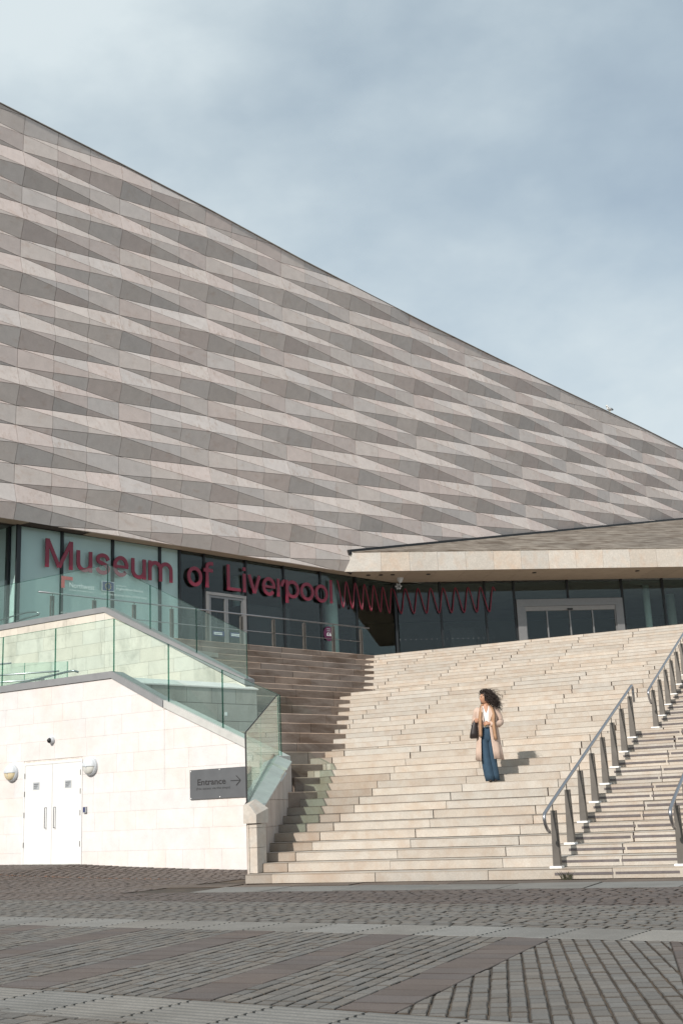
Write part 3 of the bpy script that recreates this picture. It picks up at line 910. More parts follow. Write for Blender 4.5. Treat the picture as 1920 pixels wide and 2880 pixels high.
def step_block(mb, F, s0, s1, o0, o1, z0, z1, col, edge_tint=False):
    b = .015      # nosing: chamfered front top edge with a tint of its own
    prof = [(o0, z0), (o0, z1 - b), (o0 + b, z1), (o1, z1), (o1, z0)]
    A = [F.P(s0, o, z) for o, z in prof]; Bq = [F.P(s1, o, z) for o, z in prof]
    n = 5
    mb.add(A + Bq, [tuple(range(n)), tuple(range(2 * n - 1, n - 1, -1))] + [((i + 1) % n, i, n + i, n + (i + 1) % n) for i in (0, 2, 3, 4)], col)
    q = random.uniform(1.5, 2.0) if edge_tint else random.uniform(.38, .75)  # left flank: lit edge line painted into the tint; main flight: darker edge
    mb.add([A[1], A[2], Bq[2], Bq[1]], [(1, 0, 3, 2)], (col[0] * q, col[1] * q * .94, col[2] * q * .88))
rest = {'step': MB(), 'step_dirty': MB()}
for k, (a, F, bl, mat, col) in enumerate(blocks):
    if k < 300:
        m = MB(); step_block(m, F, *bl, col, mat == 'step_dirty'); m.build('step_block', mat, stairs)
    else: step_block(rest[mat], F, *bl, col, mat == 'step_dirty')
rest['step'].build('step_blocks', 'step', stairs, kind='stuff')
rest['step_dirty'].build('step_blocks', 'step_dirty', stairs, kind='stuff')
# dark core showing in the joints
m = MB()
for i in range(1, 45):
    left = s_cheek(ROFF(i)) - .2 if i < 9 else s_corner(i) - .5
    if i == 1: left = -10.22
    m.fbox(FS, left, 0.98, ROFF(i) + .025, ROFF(i + 1) + .2 if i < 44 else ROFF(i) + .5, (i - 1) * RZ - .05, i * RZ - .02)
for j in range(6, 23):
    right = FL.so(FS.P(s_corner(2 * j), ROFF(2 * j), 0))[0] + .2
    lim = 19.9 if j <= 10 else 23.9
    left = (lim - OL[j] * FL.n.dot(ln)) / FL.d.dot(ln)
    if j == 11: left = 19.87
    if j in (6, 7): left = max(left, FL.so(CH1)[0] - .2 + .3 * (j - 6))
    m.fbox(FL, left, right, OL[j] + .025, (OL[j + 1] if j < 22 else OL[j] + .3) + .2, (2 * j - 2) * RZ - .05, 2 * j * RZ - .02)
m.build('stair_core', 'joint_dark', stairs)
m = MB()
m.fbox(FL, 19.0, 38, OL[22] + .38, GL + .3, TOP_Z - .4, TOP_Z - .008)
m.fbox(FS, -17.2, 1.0, ROFF(44) + .48, ROFF(44) + 16, TOP_Z - .4, TOP_Z - .012)
m.build('landing', 'step', stairs)
# dark contrast strips on the risers between the handrails
for i in range(1, 45):
    for a, b in ((-5.0, -4.135), (-4.105, -3.20)):
        MB().fbox(FS, a, b, ROFF(i) - .010, ROFF(i) + .01, (i - 1) * RZ + .062, (i - 1) * RZ + .098).build('contrast_strip', 'strip', stairs)

# ================================================================== HANDRAILS ON THE STEPS
post_mesh = {}
def handrail(u0, treads, label, lower_tail=True, upper_tail=True):
    C = .18
    first = FS.P(u0, ROFF(treads[0]) + C, treads[0] * RZ)
    root = thing('handrail', label, 'handrail', first, group='steel handrails on the steps')
    tops = []
    for t in treads:
        o = ROFF(t) + C; z = t * RZ
        b = FS.P(u0, o, z)
        if 'post' not in post_mesh:
            m = MB()
            q = [FS.P(-.055, 0, .028), FS.P(.058, 0, .028), FS.P(.040, 0, .83), FS.P(-.028, 0, .83)]
            m.prism(q, -FS.n, .012, back=True)
            q = [FS.P(.052, .018, .028), FS.P(.066, .018, .028), FS.P(.050, .018, .83), FS.P(.042, .018, .83)]
            m.prism(q, -FS.n, .055, back=True)
            ob = m.build('post', 'metal_post', None)
            post_mesh['post'] = ob.data; bpy.data.objects.remove(ob)
            ob = MB().fbox(FS, -.09, .09, -.07, .085, .0, .030).build('base_plate', 'metal_bright', None)
            post_mesh['plate'] = ob.data; bpy.data.objects.remove(ob)
            ob = MB().tube([FS.P(.008, .012, .80), FS.P(.008, .012, .945)], .008, 8).build('stem', 'metal_post', None)
            post_mesh['stem'] = ob.data; bpy.data.objects.remove(ob)
        p = bpy.data.objects.new('post', post_mesh['post']); COL.objects.link(p); p.parent = root; p.location = b - first
        for nm, key in (('base_plate', 'plate'), ('stem', 'stem')):
            c = bpy.data.objects.new(nm, post_mesh[key]); COL.objects.link(c); c.parent = p
        tops.append((o + .012, z + .955))
    sl = RZ / TR
    pts = []
    o0, z0 = tops[0]; o1, z1 = tops[-1]
    if lower_tail:
        pts += [(o0 - .27, z0 - .43), (o0 - .37, z0 - .39), (o0 - .46, z0 - .31), (o0 - .49, z0 - .23), (o0 - .46, z0 - .165)]
    pts += [(o0, z0), (o1, z1)]
    if upper_tail:
        pts += [(o1 + .33, z1 + .111), (o1 + .39, z1 + .115), (o1 + .425, z1 + .07), (o1 + .43, z1 + .0), (o1 + .43, z1 - .21)]
    MB().tube([FS.P(u0 + .008, o, z) for o, z in pts], .026, 10).build('rail', 'metal_rail', root, smooth=True)
handrail(-5.012, list(range(1, 16, 2)), 'brushed steel handrail on tapered posts rising along the lower flight, nearest the woman')
handrail(-5.012, list(range(17, 30, 2)), 'brushed steel handrail on tapered posts on the upper flight above the landing')
handrail(-3.20, list(range(1, 16, 2)), 'steel handrail at the bottom right, cut off by the edge of the picture')

# ================================================================== RAILING ON THE UPPER LANDING
rl = thing('landing_railing', 'two bar steel railing along the upper landing in front of the lettering', 'railing', FL.P(25, 29.72, TOP_Z))
RO = 29.70
for k in range(-5, 6):
    s = 24.07 + 1.453 * k
    if s < 17.9: continue
    m = MB()
    for dx in (-.05, .035):
        m.fbox(FL, s + dx - .018, s + dx + .018, RO - .03, RO + .03, TOP_Z - .01, 7.55)
    p = m.build('post', 'metal_post', rl)
    MB().tube([FL.P(s, RO, 7.4), FL.P(s, RO, 7.62)], .012, 8).build('stem', 'metal_post', p)
MB().tube([FL.P(17.8, RO, 7.63), FL.P(31.78, RO, 7.63)], .024, 10).build('rail', 'metal_rail', rl, smooth=True)
MB().tube([FL.P(18.55, RO, 7.09), FL.P(31.34, RO, 7.09)], .014, 8).build('rail', 'metal_rail', rl, smooth=True)
# ================================================================== RETAINING WALLS AND RAMP PARAPETS
def block_wall(root, F, off, regions, zs, joints, mat, gap, thick, name='stone_block', tv=.05, warm=.02, hole=None):
    """coursed blocks clipped to convex outlines; joints(k) gives the vertical joint positions of course k"""
    for k, (z0, z1) in enumerate(zip(zs, zs[1:])):
        js = joints(k)
        for a, b in zip(js, js[1:]):
            spans = [(a, b)]
            if hole and z0 < hole[3] - .02 and z1 > hole[2]:
                spans = []
                if a < hole[0]: spans.append((a, min(b, hole[0])))
                if b > hole[1]: spans.append((max(a, hole[1]), b))
            for a2, b2 in spans:
                for reg in regions:
                    p = rect(a2, b2, z0, z1)
                    for i in range(len(reg)):
                        (x0, y0), (x1, y1) = reg[i], reg[(i + 1) % len(reg)]
                        nx, ny = y1 - y0, -(x1 - x0)
                        p = clip(p, nx, ny, nx * x0 + ny * y0)
                        if len(p) < 3: break
                    p = inset(p, gap) if len(p) > 2 else []
                    if len(p) < 3 or abs(area2(p)) < .004: continue
                    MB().prism([F.P(s, off + random.uniform(0, .003), z) if False else F.P(s, off, z) for s, z in p], -F.n, .04, tintv(tv, warm)).build(name, mat, root)

# ---- W1: sunlit front wall with doors
WO = 19.5
w1 = thing('retaining_wall', 'sunlit cream stone wall with white double doors left of the steps', 'wall', FW.P(-18, WO, 0))
DOOR = (-22.07, -20.11, 0.0, 2.50)
zs = [-.15, .443, .878, 1.285, 1.703, 2.14, 2.549, 2.977, 3.409, 3.812, 4.30]
regL = [(-30, -.2), (-17.62, -.2), (-17.62, 3.452), (-19.206, 4.25), (-30, 4.25)]
regR = [(-17.62, -.2), (-14.46, -.2), (-14.46, 2.045), (-17.62, 3.452)]
JW = {0: [-18.687, -18.092, -17.6, -17.111, -16.519, -16.045, -15.4]}
def jw(k):
    if k == 0: q = [-27.2, -25.4, -23.6] + [-22.9, -19.6] + JW[0]
    else:
        rnd = random.Random(k * 13 + 1); q = []; s = -30 + rnd.uniform(0, .8)
        while s < -14.6: q.append(s); s += rnd.choice((.52, .62, .98, 1.05, 1.18))
        q = [s for s in q if abs(s + 17.6) > .25] + [-17.6]
    return [-30] + sorted(q) + [-14.4]
HOLE = (DOOR[0], DOOR[1], DOOR[2], DOOR[3])
def jw0(k):
    q = jw(k); return q if k == 0 else [s for s in q if abs(s + 17.6) > .05]
block_wall(w1, FW, WO, [rect(-30, -14.46, -.2, 1.72)], zs[:5], jw0, 'wall', .0014, .04, tv=.022, warm=.018, hole=HOLE)
block_wall(w1, FW, WO, [regL, regR], zs[4:], lambda k: jw(k + 4), 'wall', .0014, .04, tv=.022, warm=.018, hole=HOLE)
m = MB()
for reg in (regL, regR):
    front = [FW.P(s, WO + .012, z - .01) for s, z in reg]
    m.prism(front, -FW.n, .33, back=True)
m.build('wall_core', 'joint_pale', w1)
# double door set into the wall
door = MB()
door.fbox(FW, DOOR[0] + .003, DOOR[0] + .05, WO - .012, WO + .05, .10, 2.44)
door.fbox(FW, DOOR[1] - .05, DOOR[1] - .003, WO - .012, WO + .05, .10, 2.44)
door.fbox(FW, DOOR[0] + .003, DOOR[1] - .003, WO - .0125, WO + .05, 2.441, 2.497)
door = door.build('door_frame', 'door_white', w1)
for a, b, hs in ((-22.018, -21.094, -21.27), (-21.086, -20.162, -20.97)):
    lf = MB().fbox(FW, a, b, WO - .004, WO + .011, .17, 2.438).build('door_leaf', 'door_white', door)
    MB().tube([FW.P(hs, WO - .004, .99), FW.P(hs, WO - .055, .99), FW.P(hs, WO - .06, 1.0), FW.P(hs, WO - .06, 1.44), FW.P(hs, WO - .055, 1.45), FW.P(hs, WO - .004, 1.45)], .011, 8).build('pull_handle', 'metal_rail', door)
    mid = -21.625 if a < -21.5 else -20.566
    pl = MB().fbox(FW, mid - .105, mid + .105, WO - .009, WO - .0045, 1.868, 2.038).build('door_notice', 'plate_grey', door)
    hx = a if a < -21.5 else b
    for z in (.62, 1.3, 1.78, 2.2):
        MB().tube([FW.P(hx, WO - .016, z - .06), FW.P(hx, WO - .016, z + .06)], .010, 6).build('hinge', 'alu', door)
    for q in range(3):
        MB().fbox(FW, mid - .08, mid + .08 - .03 * q, WO - .011, WO - .0095, 1.985 - q * .042, 2.005 - q * .042).build('notice_print', 'sign_grey', door)
# coping
def coping(root, F, off, pts, h, mat, proud=.03, depth=.38, name='coping'):
    m = MB()
    for (s0, z0), (s1, z1) in zip(pts, pts[1:]):
        m.hexa([F.P(s0, off - proud, z0), F.P(s1, off - proud, z1), F.P(s1, off + depth, z1), F.P(s0, off + depth, z0),
                F.P(s0, off - proud, z0 + h), F.P(s1, off - proud, z1 + h), F.P(s1, off + depth, z1 + h), F.P(s0, off + depth, z0 + h)])
    return m.build(name, mat, root)
coping(w1, FW, WO, [(-30, 4.255), (-19.206, 4.255)], .16, 'coping_grey')
coping(w1, FW, WO, [(-19.204, 4.255), (-17.63, 3.46)], .155, 'coping_grey')
coping(w1, FW, WO, [(-17.61, 3.455), (-14.50, 2.067)], .165, 'coping_pale')
# bulkhead lamps
def lamp(s, z, label, lens):
    r = thing('wall_lamp', label, 'lamp', FW.P(s, WO, z - .2), group='round wall lamps flanking the doors')
    out = -FW.n; up = Vector((0, 0, 1))
    c = FW.P(s, WO, z)
    m = MB()      # shallow dish body
    rings = [(0, .205), (.06, .205), (.085, .19)]
    pts = []
    m.tube([c + out * d for d, _ in rings], [q for _, q in rings], 28)
    m.build('body', 'lamp_grey', r, smooth=False)
    m = MB()
    vs, fs = [], []
    def dome(a0, a1, rad, h, nm, mt, n=14, rows=5, lift=.086):
        vs, fs = [], []
        for i in range(rows + 1):
            f = i / rows
            for j in range(n + 1):
                a = a0 + (a1 - a0) * j / n
                rr = rad * math.cos(f * math.pi / 2 * .98)
                vs.append(c + out * (lift + h * math.sin(f * math.pi / 2)) + FW.d * (rr * math.cos(a)) + up * (rr * math.sin(a)))
        for i in range(rows):
            for j in range(n):
                k = i * (n + 1) + j
                fs.append((k, k + 1, k + n + 2, k + n + 1))
        return MB().add(vs, fs).build(nm, mt, r, smooth=True)
    dome(0, math.pi, .19, .10, 'visor', 'lamp_grey', lift=.088)
    dome(math.pi, 2 * math.pi, .178, .085, 'lens', lens)
    MB().tube([c + out * .176 + FW.d * -.185 + up * 0 - out * .085, c + out * .19 + up * 0, c + out * .176 + FW.d * .185 - out * .085], .008, 6).build('bar', 'lamp_grey', r)
    MB().tube([c + out * .18, c + out * .165 - up * .08, c + out * .09 - up * .185], .007, 6).build('bar', 'lamp_grey', r)
lamp(-22.46, 2.30, 'round grey wall lamp with yellowed lens left of the white doors', 'lamp_lens_warm')
lamp(-19.83, 2.31, 'round grey wall lamp with clear lens right of the white doors', 'lamp_lens')
cw = thing('security_camera', 'small grey dome camera on the cream wall above the white doors', 'camera', FW.P(-21.118, WO, 2.9))
c = FW.P(-21.118, WO, 2.983)
MB().tube([c, c - FW.n * .05, c - FW.n * .09], [.085, .085, .07], 16).build('housing', 'lamp_grey', cw)
MB().ellipsoid(c - FW.n * .09 - Vector((0, 0, .01)), FW.d * .06, FW.n * .06, Vector((0, 0, .06)), 12, 8).build('lens_dome', 'black', cw, smooth=True)
bx = thing('access_box', 'small dark blue keypad box beside the white doors', 'keypad', FW.P(-19.992, WO, 1.29))
MB().fbox(FW, -20.04, -19.945, WO - .05, WO, 1.293, 1.424).build('case', 'plate_grey', bx)
MB().fbox(FW, -20.03, -19.965, WO - .054, WO - .0505, 1.305, 1.415).build('front', 'navy', bx)
# entrance sign
sg = thing('entrance_sign', 'dark grey Entrance sign with arrow pointing right on the cream wall', 'sign', FW.P(-16.04, WO, 1.454))
MB().fbox(FW, -16.869, -15.222, WO - .03, WO - .006, 1.456, 2.068).build('panel', 'sign_grey', sg)
m = MB(); put_glyph(m, 'Entrance', FW, -16.655, -15.884, 1.738, 1.868, WO - .033, offset=.022); m.build('lettering', 'sign_text', sg)
m = MB(); put_glyph(m, '(No access via the steps)', FW, -16.684, -15.771, 1.632, 1.695, WO - .033); m.build('lettering', 'sign_text', sg)
m = MB()
m.fbox(FW, -15.755, -15.50, WO - .036, WO - .0305, 1.790, 1.806)
for sgn in (1, -1):
    a = FW.P(-15.492, WO - .037, 1.798); b = FW.P(-15.607, WO - .037, 1.798 + sgn * .100)
    dd_ = (b - a).normalized(); pp = dd_.cross(FW.n) * .009
    m.add([a + pp, a - pp, b - pp, b + pp], [(0, 1, 2, 3)])
m.build('arrow', 'sign_text', sg)
for s, z in ((-16.84, 2.04), (-16.05, 2.045), (-16.84, 1.48), (-16.05, 1.485), (-15.26, 2.04), (-15.26, 1.48)):
    c = FW.P(s, WO - .034, z)
    MB().tube([c, c + FW.n * .02], .012, 8).build('screw', 'metal_bright', sg)

# ---- glass balustrades
def balustrade(name_label, F, off, joints, zb, zt, loc, mat='glass_rail'):
    r = thing('glass_balustrade', name_label, 'balustrade', loc)
    for k, (a, b) in enumerate(zip(joints, joints[1:])):
        g = .008
        poly = [F.P(a + g, off, zb(a + g)), F.P(b - g, off, zb(b - g)), F.P(b - g, off, zt(b - g)), F.P(a + g, off, zt(a + g))]
        p = MB().prism(poly, -F.n, .018, back=True).build('glass_panel', mat, r)
        for s in (a + g, b - g):
            MB().fbox(F, s - .006, s + .006, off - .001, off + .020, zb(s), zt(s)).build('panel_edge', 'glass_edge', p)
        e = MB()       # polished top edge
        e.hexa([F.P(a + g, off - .001, zt(a + g) - .004), F.P(b - g, off - .001, zt(b - g) - .004), F.P(b - g, off + .019, zt(b - g) - .004), F.P(a + g, off + .019, zt(a + g) - .004),
                F.P(a + g, off - .001, zt(a + g) + .004), F.P(b - g, off - .001, zt(b - g) + .004), F.P(b - g, off + .019, zt(b - g) + .004), F.P(a + g, off + .019, zt(a + g) + .004)])
        e.build('panel_edge', 'glass_edge', p)
    return r
def zb1(s): return lerp_tab([(-30, 4.414), (-19.206, 4.414), (-17.62, 3.61), (-14.48, 2.23)], s)
def zt1(s): return lerp_tab([(-30, 5.64), (-19.206, 5.64), (-17.51, 4.848), (-15.995, 4.128), (-14.479, 3.459)], s)
balustrade('clear glass balustrade along the top of the sunlit front wall', FW, WO + .05, [-28.6, -26.7, -24.85, -22.999, -21.133, -19.202, -17.533, -16.006, -14.483], zb1, zt1, FW.P(-19, WO + .05, 4.4))

# ---- W3: upper ramp parapet behind
K3 = 1.065
O3 = 22.0 * K3
Z3 = lambda z: CAM_H + (z - CAM_H) * K3
w3 = thing('ramp_parapet', 'weathered cream parapet wall of the upper ramp with grey coping behind the front glass', 'wall', FW.P(-23, O3, 3))
PK, EN = -21.94 * K3, -17.30 * K3
reg3a = [(-38, 2.6), (PK, 2.6), (PK, Z3(6.405)), (-38, Z3(6.405))]
reg3b = [(PK, 2.6), (EN, 2.6), (EN, Z3(4.06)), (PK, Z3(6.405))]
zs3 = [2.6] + [Z3(z) for z in (3.0, 3.4, 3.8, 4.2, 4.6, 4.95, 5.30, 5.625, 6.003, 6.42)]
def j3(k):
    rnd = random.Random(k * 7 + 3); q = []; s = -38 + rnd.uniform(0, 1)
    while s < EN - .1: q.append(s); s += rnd.choice((.7, .9, 1.15, 1.15))
    return [-38] + [x for x in q if x < EN - .3] + [EN]
block_wall(w3, FW, O3, [reg3a, reg3b], zs3, j3, 'wall_stained', .003, .04, tv=.05, warm=.02)
m = MB()
for reg in (reg3a, reg3b): m.prism([FW.P(s, O3 + .012, z - .01) for s, z in reg], -FW.n, .35, back=True)
m.build('wall_core', 'joint_pale', w3)
coping(w3, FW, O3, [(-38, Z3(6.41)), (PK, Z3(6.41)), (EN, Z3(4.085))], .155, 'coping_grey')
def zb3(s): return lerp_tab([(-38, Z3(6.555)), (-21.92 * K3, Z3(6.555)), (-17.28 * K3, Z3(4.23))], s)
def zt3(s): return lerp_tab([(-38, Z3(7.69)), (-21.888 * K3, Z3(7.70)), (-17.268 * K3, Z3(5.32))], s)
balustrade('green tinted glass balustrade on the upper ramp parapet in front of the glazing', FW, O3 + .06, [K3 * s for s in (-32.6, -30.8, -29.0, -27.25, -25.469, -23.69, -21.908, -20.389, -18.851, -17.282)], zb3, zt3, FW.P(-23, O3 + .06, Z3(6.4)))

# ---- W2: grey wall closing the side of the steps
K2 = 1.04
O2 = 21.65 * K2
Z2 = lambda z: CAM_H + (z - CAM_H) * K2
SE = 19.05 * K2
w2 = thing('side_wall', 'shaded grey block wall seen through the glass at the side of the steps', 'wall', FL.P(18.5, O2, 2.9))
reg2 = [(16.0, 2.6), (SE, 2.6), (SE, Z2(4.06)), (16.0, Z2(4.06))]
def j2(k): return [15.0] + [K2 * s for s in {0: [16.1, 17.5, 18.443], 1: [15.6, 16.6, 17.822], 2: [15.9, 16.9, 17.635, 18.379]}[k]] + [SE]
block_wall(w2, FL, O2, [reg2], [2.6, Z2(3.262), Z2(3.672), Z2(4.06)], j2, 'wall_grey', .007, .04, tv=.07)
MB().fbox(FL, 16.0, SE - .015, O2 + .015, O2 + .27, 2.6, Z2(4.05)).build('wall_core', 'joint_dark', w2)
m = MB(); zt_ = Z2(4.062)
m.add([FL.P(16.0, O2 - .03, zt_), FL.P(SE + .04, O2 - .03, zt_), FL.P(SE - .25, O2 + .30, zt_ + .15), FL.P(16.0, O2 + .30, zt_ + .15), FL.P(16.0, O2 + .31, zt_ - .01), FL.P(SE, O2 + .31, zt_ - .01),
       FL.P(16.0, O2 - .03, zt_ - .032), FL.P(SE + .04, O2 - .03, zt_ - .032)],
      [(0, 1, 2, 3), (3, 2, 5, 4), (6, 7, 1, 0), (1, 7, 5, 2), (6, 4, 5, 7)])
m.build('coping', 'wall', w2)
m = MB(); m.fbox(FL, 18.02 * K2, 18.10 * K2, O2 - .008, O2 - .002, Z2(3.39), Z2(3.47)); m.build('sticker', 'white_print', w2)
# ramp floor behind the front wall
tag(MB().fbox(FW, -36, -18.6, WO + .34, O3, 2.9, 3.02).build('ramp_floor', 'step', None), kind='structure')
tag(MB().fbox(FW, -36, -20.5, O3 + .4, 24.9, 5.3, 5.42).build('upper_ramp_floor', 'step', None), kind='structure')

# ---- low side wall (cheek) with end pier beside the bottom steps
ck = thing('stair_side_wall', 'low stone wall with end pier and sloping broken coping beside the bottom steps', 'wall', CH0)
ca = Vector((-1.640, 20.10, 0))                 # front right corner line
lft = Vector((-chd.y, chd.x, 0))
def cpt(t, w, z):                               # t along the wall from the pier, w to the left of its right face
    return CH0 + chd * t + lft * w + Vector((0, 0, z))
def ztop(t): return 1.105 + .2905 * t           # right edge of coping
T0, T1 = -.20, 3.42
W = .27
def cheek_w(t): return .20 + .035 * t
# stacked blocks of the right face
rows = [(.02, .42), (.42, .88), (.88, 1.35), (1.35, 2.2)]
cuts = {0: [-.06, .8, 1.9], 1: [-.06, .62, 1.3, 2.3], 2: [-.06, .55, 1.15, 1.7, 2.5, T1], 3: [.5, 1.5, 2.4, T1]}
for k, (z0, z1) in enumerate(rows):
    cs = cuts[k]
    for a, b in zip(cs, cs[1:]):
        p = rect(a, b, z0, z1)
        p = clip(p, -.2905, 1, 1.095)
        p = inset(p, .005) if len(p) > 2 else []
        if len(p) < 3: continue
        MB().prism([cpt(t, 0, z) for t, z in p], -lft, .06, tintv(.08, .03)).build('stone_block', 'cheek', ck)
m = MB()
m.hexa([cpt(T0 + .12, .014, .0), cpt(T1 - .02, .014, .0), cpt(T1 - .02, cheek_w(T1), .0), cpt(T0 + .12, .20, .0),
        cpt(T0 + .12, .014, ztop(T0 + .12) - .012), cpt(T1 - .02, .014, ztop(T1) - .02), cpt(T1 - .02, cheek_w(T1), ztop(T1) - .02), cpt(T0 + .12, .20, ztop(T0 + .12) - .012)])
m.build('wall_core', 'cheek', ck)
# coping stones, tilted towards the steps; two near the top are broken
cop = [(-.10, .55, 0), (.56, 1.15, 0), (1.16, 1.70, 0), (1.71, 2.15, 0), (2.16, 2.44, 1), (2.47, 2.76, 1), (2.86, 3.40, 0)]
for a, b, broken in cop:
    m = MB(); lo = .0 if not broken else -.035
    m.hexa([cpt(a, -.02, ztop(a) + lo - .02), cpt(b, -.02, ztop(b) + lo - .02), cpt(b, cheek_w(b), ztop(b) - .02), cpt(a, cheek_w(a), ztop(a) - .02),
            cpt(a, -.02 + .04 * broken, ztop(a) + lo + .008), cpt(b, -.02 + .02 * broken, ztop(b) + lo + .008), cpt(b, cheek_w(b), ztop(b) + .15), cpt(a, cheek_w(a), ztop(a) + .15)])
    m.build('coping_stone', 'coping_pale', ck)
m = MB()
m.hexa([cpt(-.1, cheek_w(0) + .002, ztop(-.1)), cpt(T1, cheek_w(T1) + .002, ztop(T1)), cpt(T1, cheek_w(T1) + .04, ztop(T1)), cpt(-.1, cheek_w(0) + .04, ztop(-.1)),
        cpt(-.1, cheek_w(0) + .002, ztop(-.1) + .17), cpt(T1, cheek_w(T1) + .002, ztop(T1) + .17), cpt(T1, cheek_w(T1) + .04, ztop(T1) + .17), cpt(-.1, cheek_w(0) + .04, ztop(-.1) + .17)])
m.build('glazing_shoe', 'rubber', ck)
# pier: capital and shaft
FPx = lambda s, o, z: FS.P(s, D0 + o, z)
pier = MB()
def pbox(mb, s0, s1, o0, o1, z0, z1): mb.fbox(FS, s0, s1, D0 + o0, D0 + o1, z0, z1)
pbox(pier, -10.335, -10.155, .28, .60, .155, .56); pier.build('stone_block', 'fascia', ck)
pier = MB(); pbox(pier, -10.335, -10.155, .28, .60, .566, .885); pier.build('stone_block', 'fascia', ck)
pier = MB(); pbox(pier, -10.338, -10.152, .277, .60, .891, .945); pier.build('stone_block', 'fascia', ck)
m = MB(); pbox(m, -10.306, -10.300, .2765, .40, .155, .945); m.build('pier_joint', 'joint_dark', ck)
m = MB()
z0, zr, zl = .962, 1.10, 1.265
a, b, c, d = -10.385, -10.135, .24, .66
m.add([FPx(a, c, z0), FPx(b, c, z0), FPx(b, d, z0), FPx(a, d, z0), FPx(a, c, zl), FPx(b, c, zr), FPx(b, d, zr + .1), FPx(a, d, zl + .1), FPx(a + .115, c, zl)],
      [(3, 2, 1, 0), (0, 1, 5, 8, 4), (1, 2, 6, 5), (2, 3, 7, 6), (3, 0, 4, 7), (4, 8, 5, 6, 7)])
m.build('pier_cap', 'fascia', ck)
# glass on the side wall
cg = thing('glass_balustrade', 'sloping glass balustrade standing on the low side wall beside the steps', 'balustrade', (-1.82, 20.5, 1.26))
g0, g1 = Vector((-1.828, 20.62, 0)), Vector((-1.470, 24.22, 0))
gdv = g1 - g0; gn = Vector((gdv.y, -gdv.x, 0)).normalized()
def gz(t): return 1.262 + (2.24 - 1.262) * t
for a, b in ((.002, .41), (.416, .998)):
    P = [g0 + gdv * a + Vector((0, 0, gz(a))), g0 + gdv * b + Vector((0, 0, gz(b))), g0 + gdv * b + Vector((0, 0, gz(b) + 1.22)), g0 + gdv * a + Vector((0, 0, gz(a) + 1.22))]
    p = MB().prism(P, gn, .018, back=True).build('glass_panel', 'glass_cheek', cg)
    e = MB()
    for i in (2, 3):
        pass
    top0, top1 = P[3], P[2]
    e.hexa([top0, top1, top1 - gn * .02, top0 - gn * .02, top0 + Vector((0, 0, .012)), top1 + Vector((0, 0, .012)), top1 - gn * .02 + Vector((0, 0, .012)), top0 - gn * .02 + Vector((0, 0, .012))])
    e.build('panel_edge', 'rubber', p)
    if a < .01:
        e = MB().hexa([P[0] - gdv * .006 + gn * .002, P[0] + gdv * .004 + gn * .002, P[0] + gdv * .004 - gn * .02, P[0] - gdv * .006 - gn * .02,
                       P[3] - gdv * .006 + gn * .002, P[3] + gdv * .004 + gn * .002, P[3] + gdv * .004 - gn * .02, P[3] - gdv * .006 - gn * .02])
        e.build('panel_edge', 'rubber', p)
# ---- ramp handrails seen through the front glass
rh = thing('ramp_handrail', 'grey tubular handrail on the lower ramp seen through the front glass', 'handrail', FW.P(-22, 20.2, 3.0))
MB().tube([FW.P(-30, 20.0, 4.0), FW.P(-23.07, 20.0, 4.49), FW.P(-21.2, 20.0, 4.63), FW.P(-21.0, 20.02, 4.64), FW.P(-20.9, 20.1, 4.60)], .026, 10).build('rail', 'metal_rail', rh, smooth=True)
for s, z in ((-24.5, 4.37), (-22.3, 4.54)):
    MB().tube([FW.P(s, 20.0, z), FW.P(s, 20.02, z - .07), FW.P(s, 19.86, z - .09)], .01, 6).build('bracket', 'metal_rail', rh)
ri = thing('ramp_glass_screen', 'low green glass screen with rails inside the ramp seen through the front glass', 'balustrade', FW.P(-24, 21.2, 3.0))
for a, b in ((-28, -26), (-25.95, -24.06), (-24.02, -22.46)):
    p = MB().prism([FW.P(a, 21.2, 3.0), FW.P(b, 21.2, 3.0), FW.P(b, 21.2, 5.11 - .077 * (b + 22.46)), FW.P(a, 21.2, 5.11 - .077 * (a + 22.46))], -FW.n, .018, back=True).build('glass_panel', 'glass_rail', ri)
    MB().fbox(FW, b - .012, b, 21.199, 21.222, 3.0, 5.11 - .077 * (b + 22.46)).build('panel_edge', 'glass_edge', p)
for z0, z1, s1 in ((5.40, 5.26, -24.48), (5.13, 4.87, -22.66), (4.95, 4.71, -23.2)):
    MB().tube([FW.P(-29, 21.1, z0 + .05), FW.P(s1, 21.1, z1)], .022, 8).build('rail', 'metal_rail', ri, smooth=True)
OU = 22.8 * K3
ur = thing('ramp_handrail', 'looped steel handrail end on the upper ramp at the far left', 'handrail', FW.P(-27.5, OU, 5.4))
MB().tube([FW.P(s * K3, OU, Z3(z)) for s, z in ((-30, 6.62), (-26.99, 6.90), (-26.35, 6.96), (-25.82, 6.985), (-25.5, 6.96), (-25.3, 6.89), (-25.35, 6.855), (-25.9, 6.82), (-30, 6.4))], .022, 10).build('rail', 'metal_rail', ur, smooth=True)
for s in (-26.6 * K3, -28.2 * K3):
    MB().tube([FW.P(s, OU, 5.4), FW.P(s, OU, Z3(6.88))], .02, 8).build('post', 'metal_rail', ur)
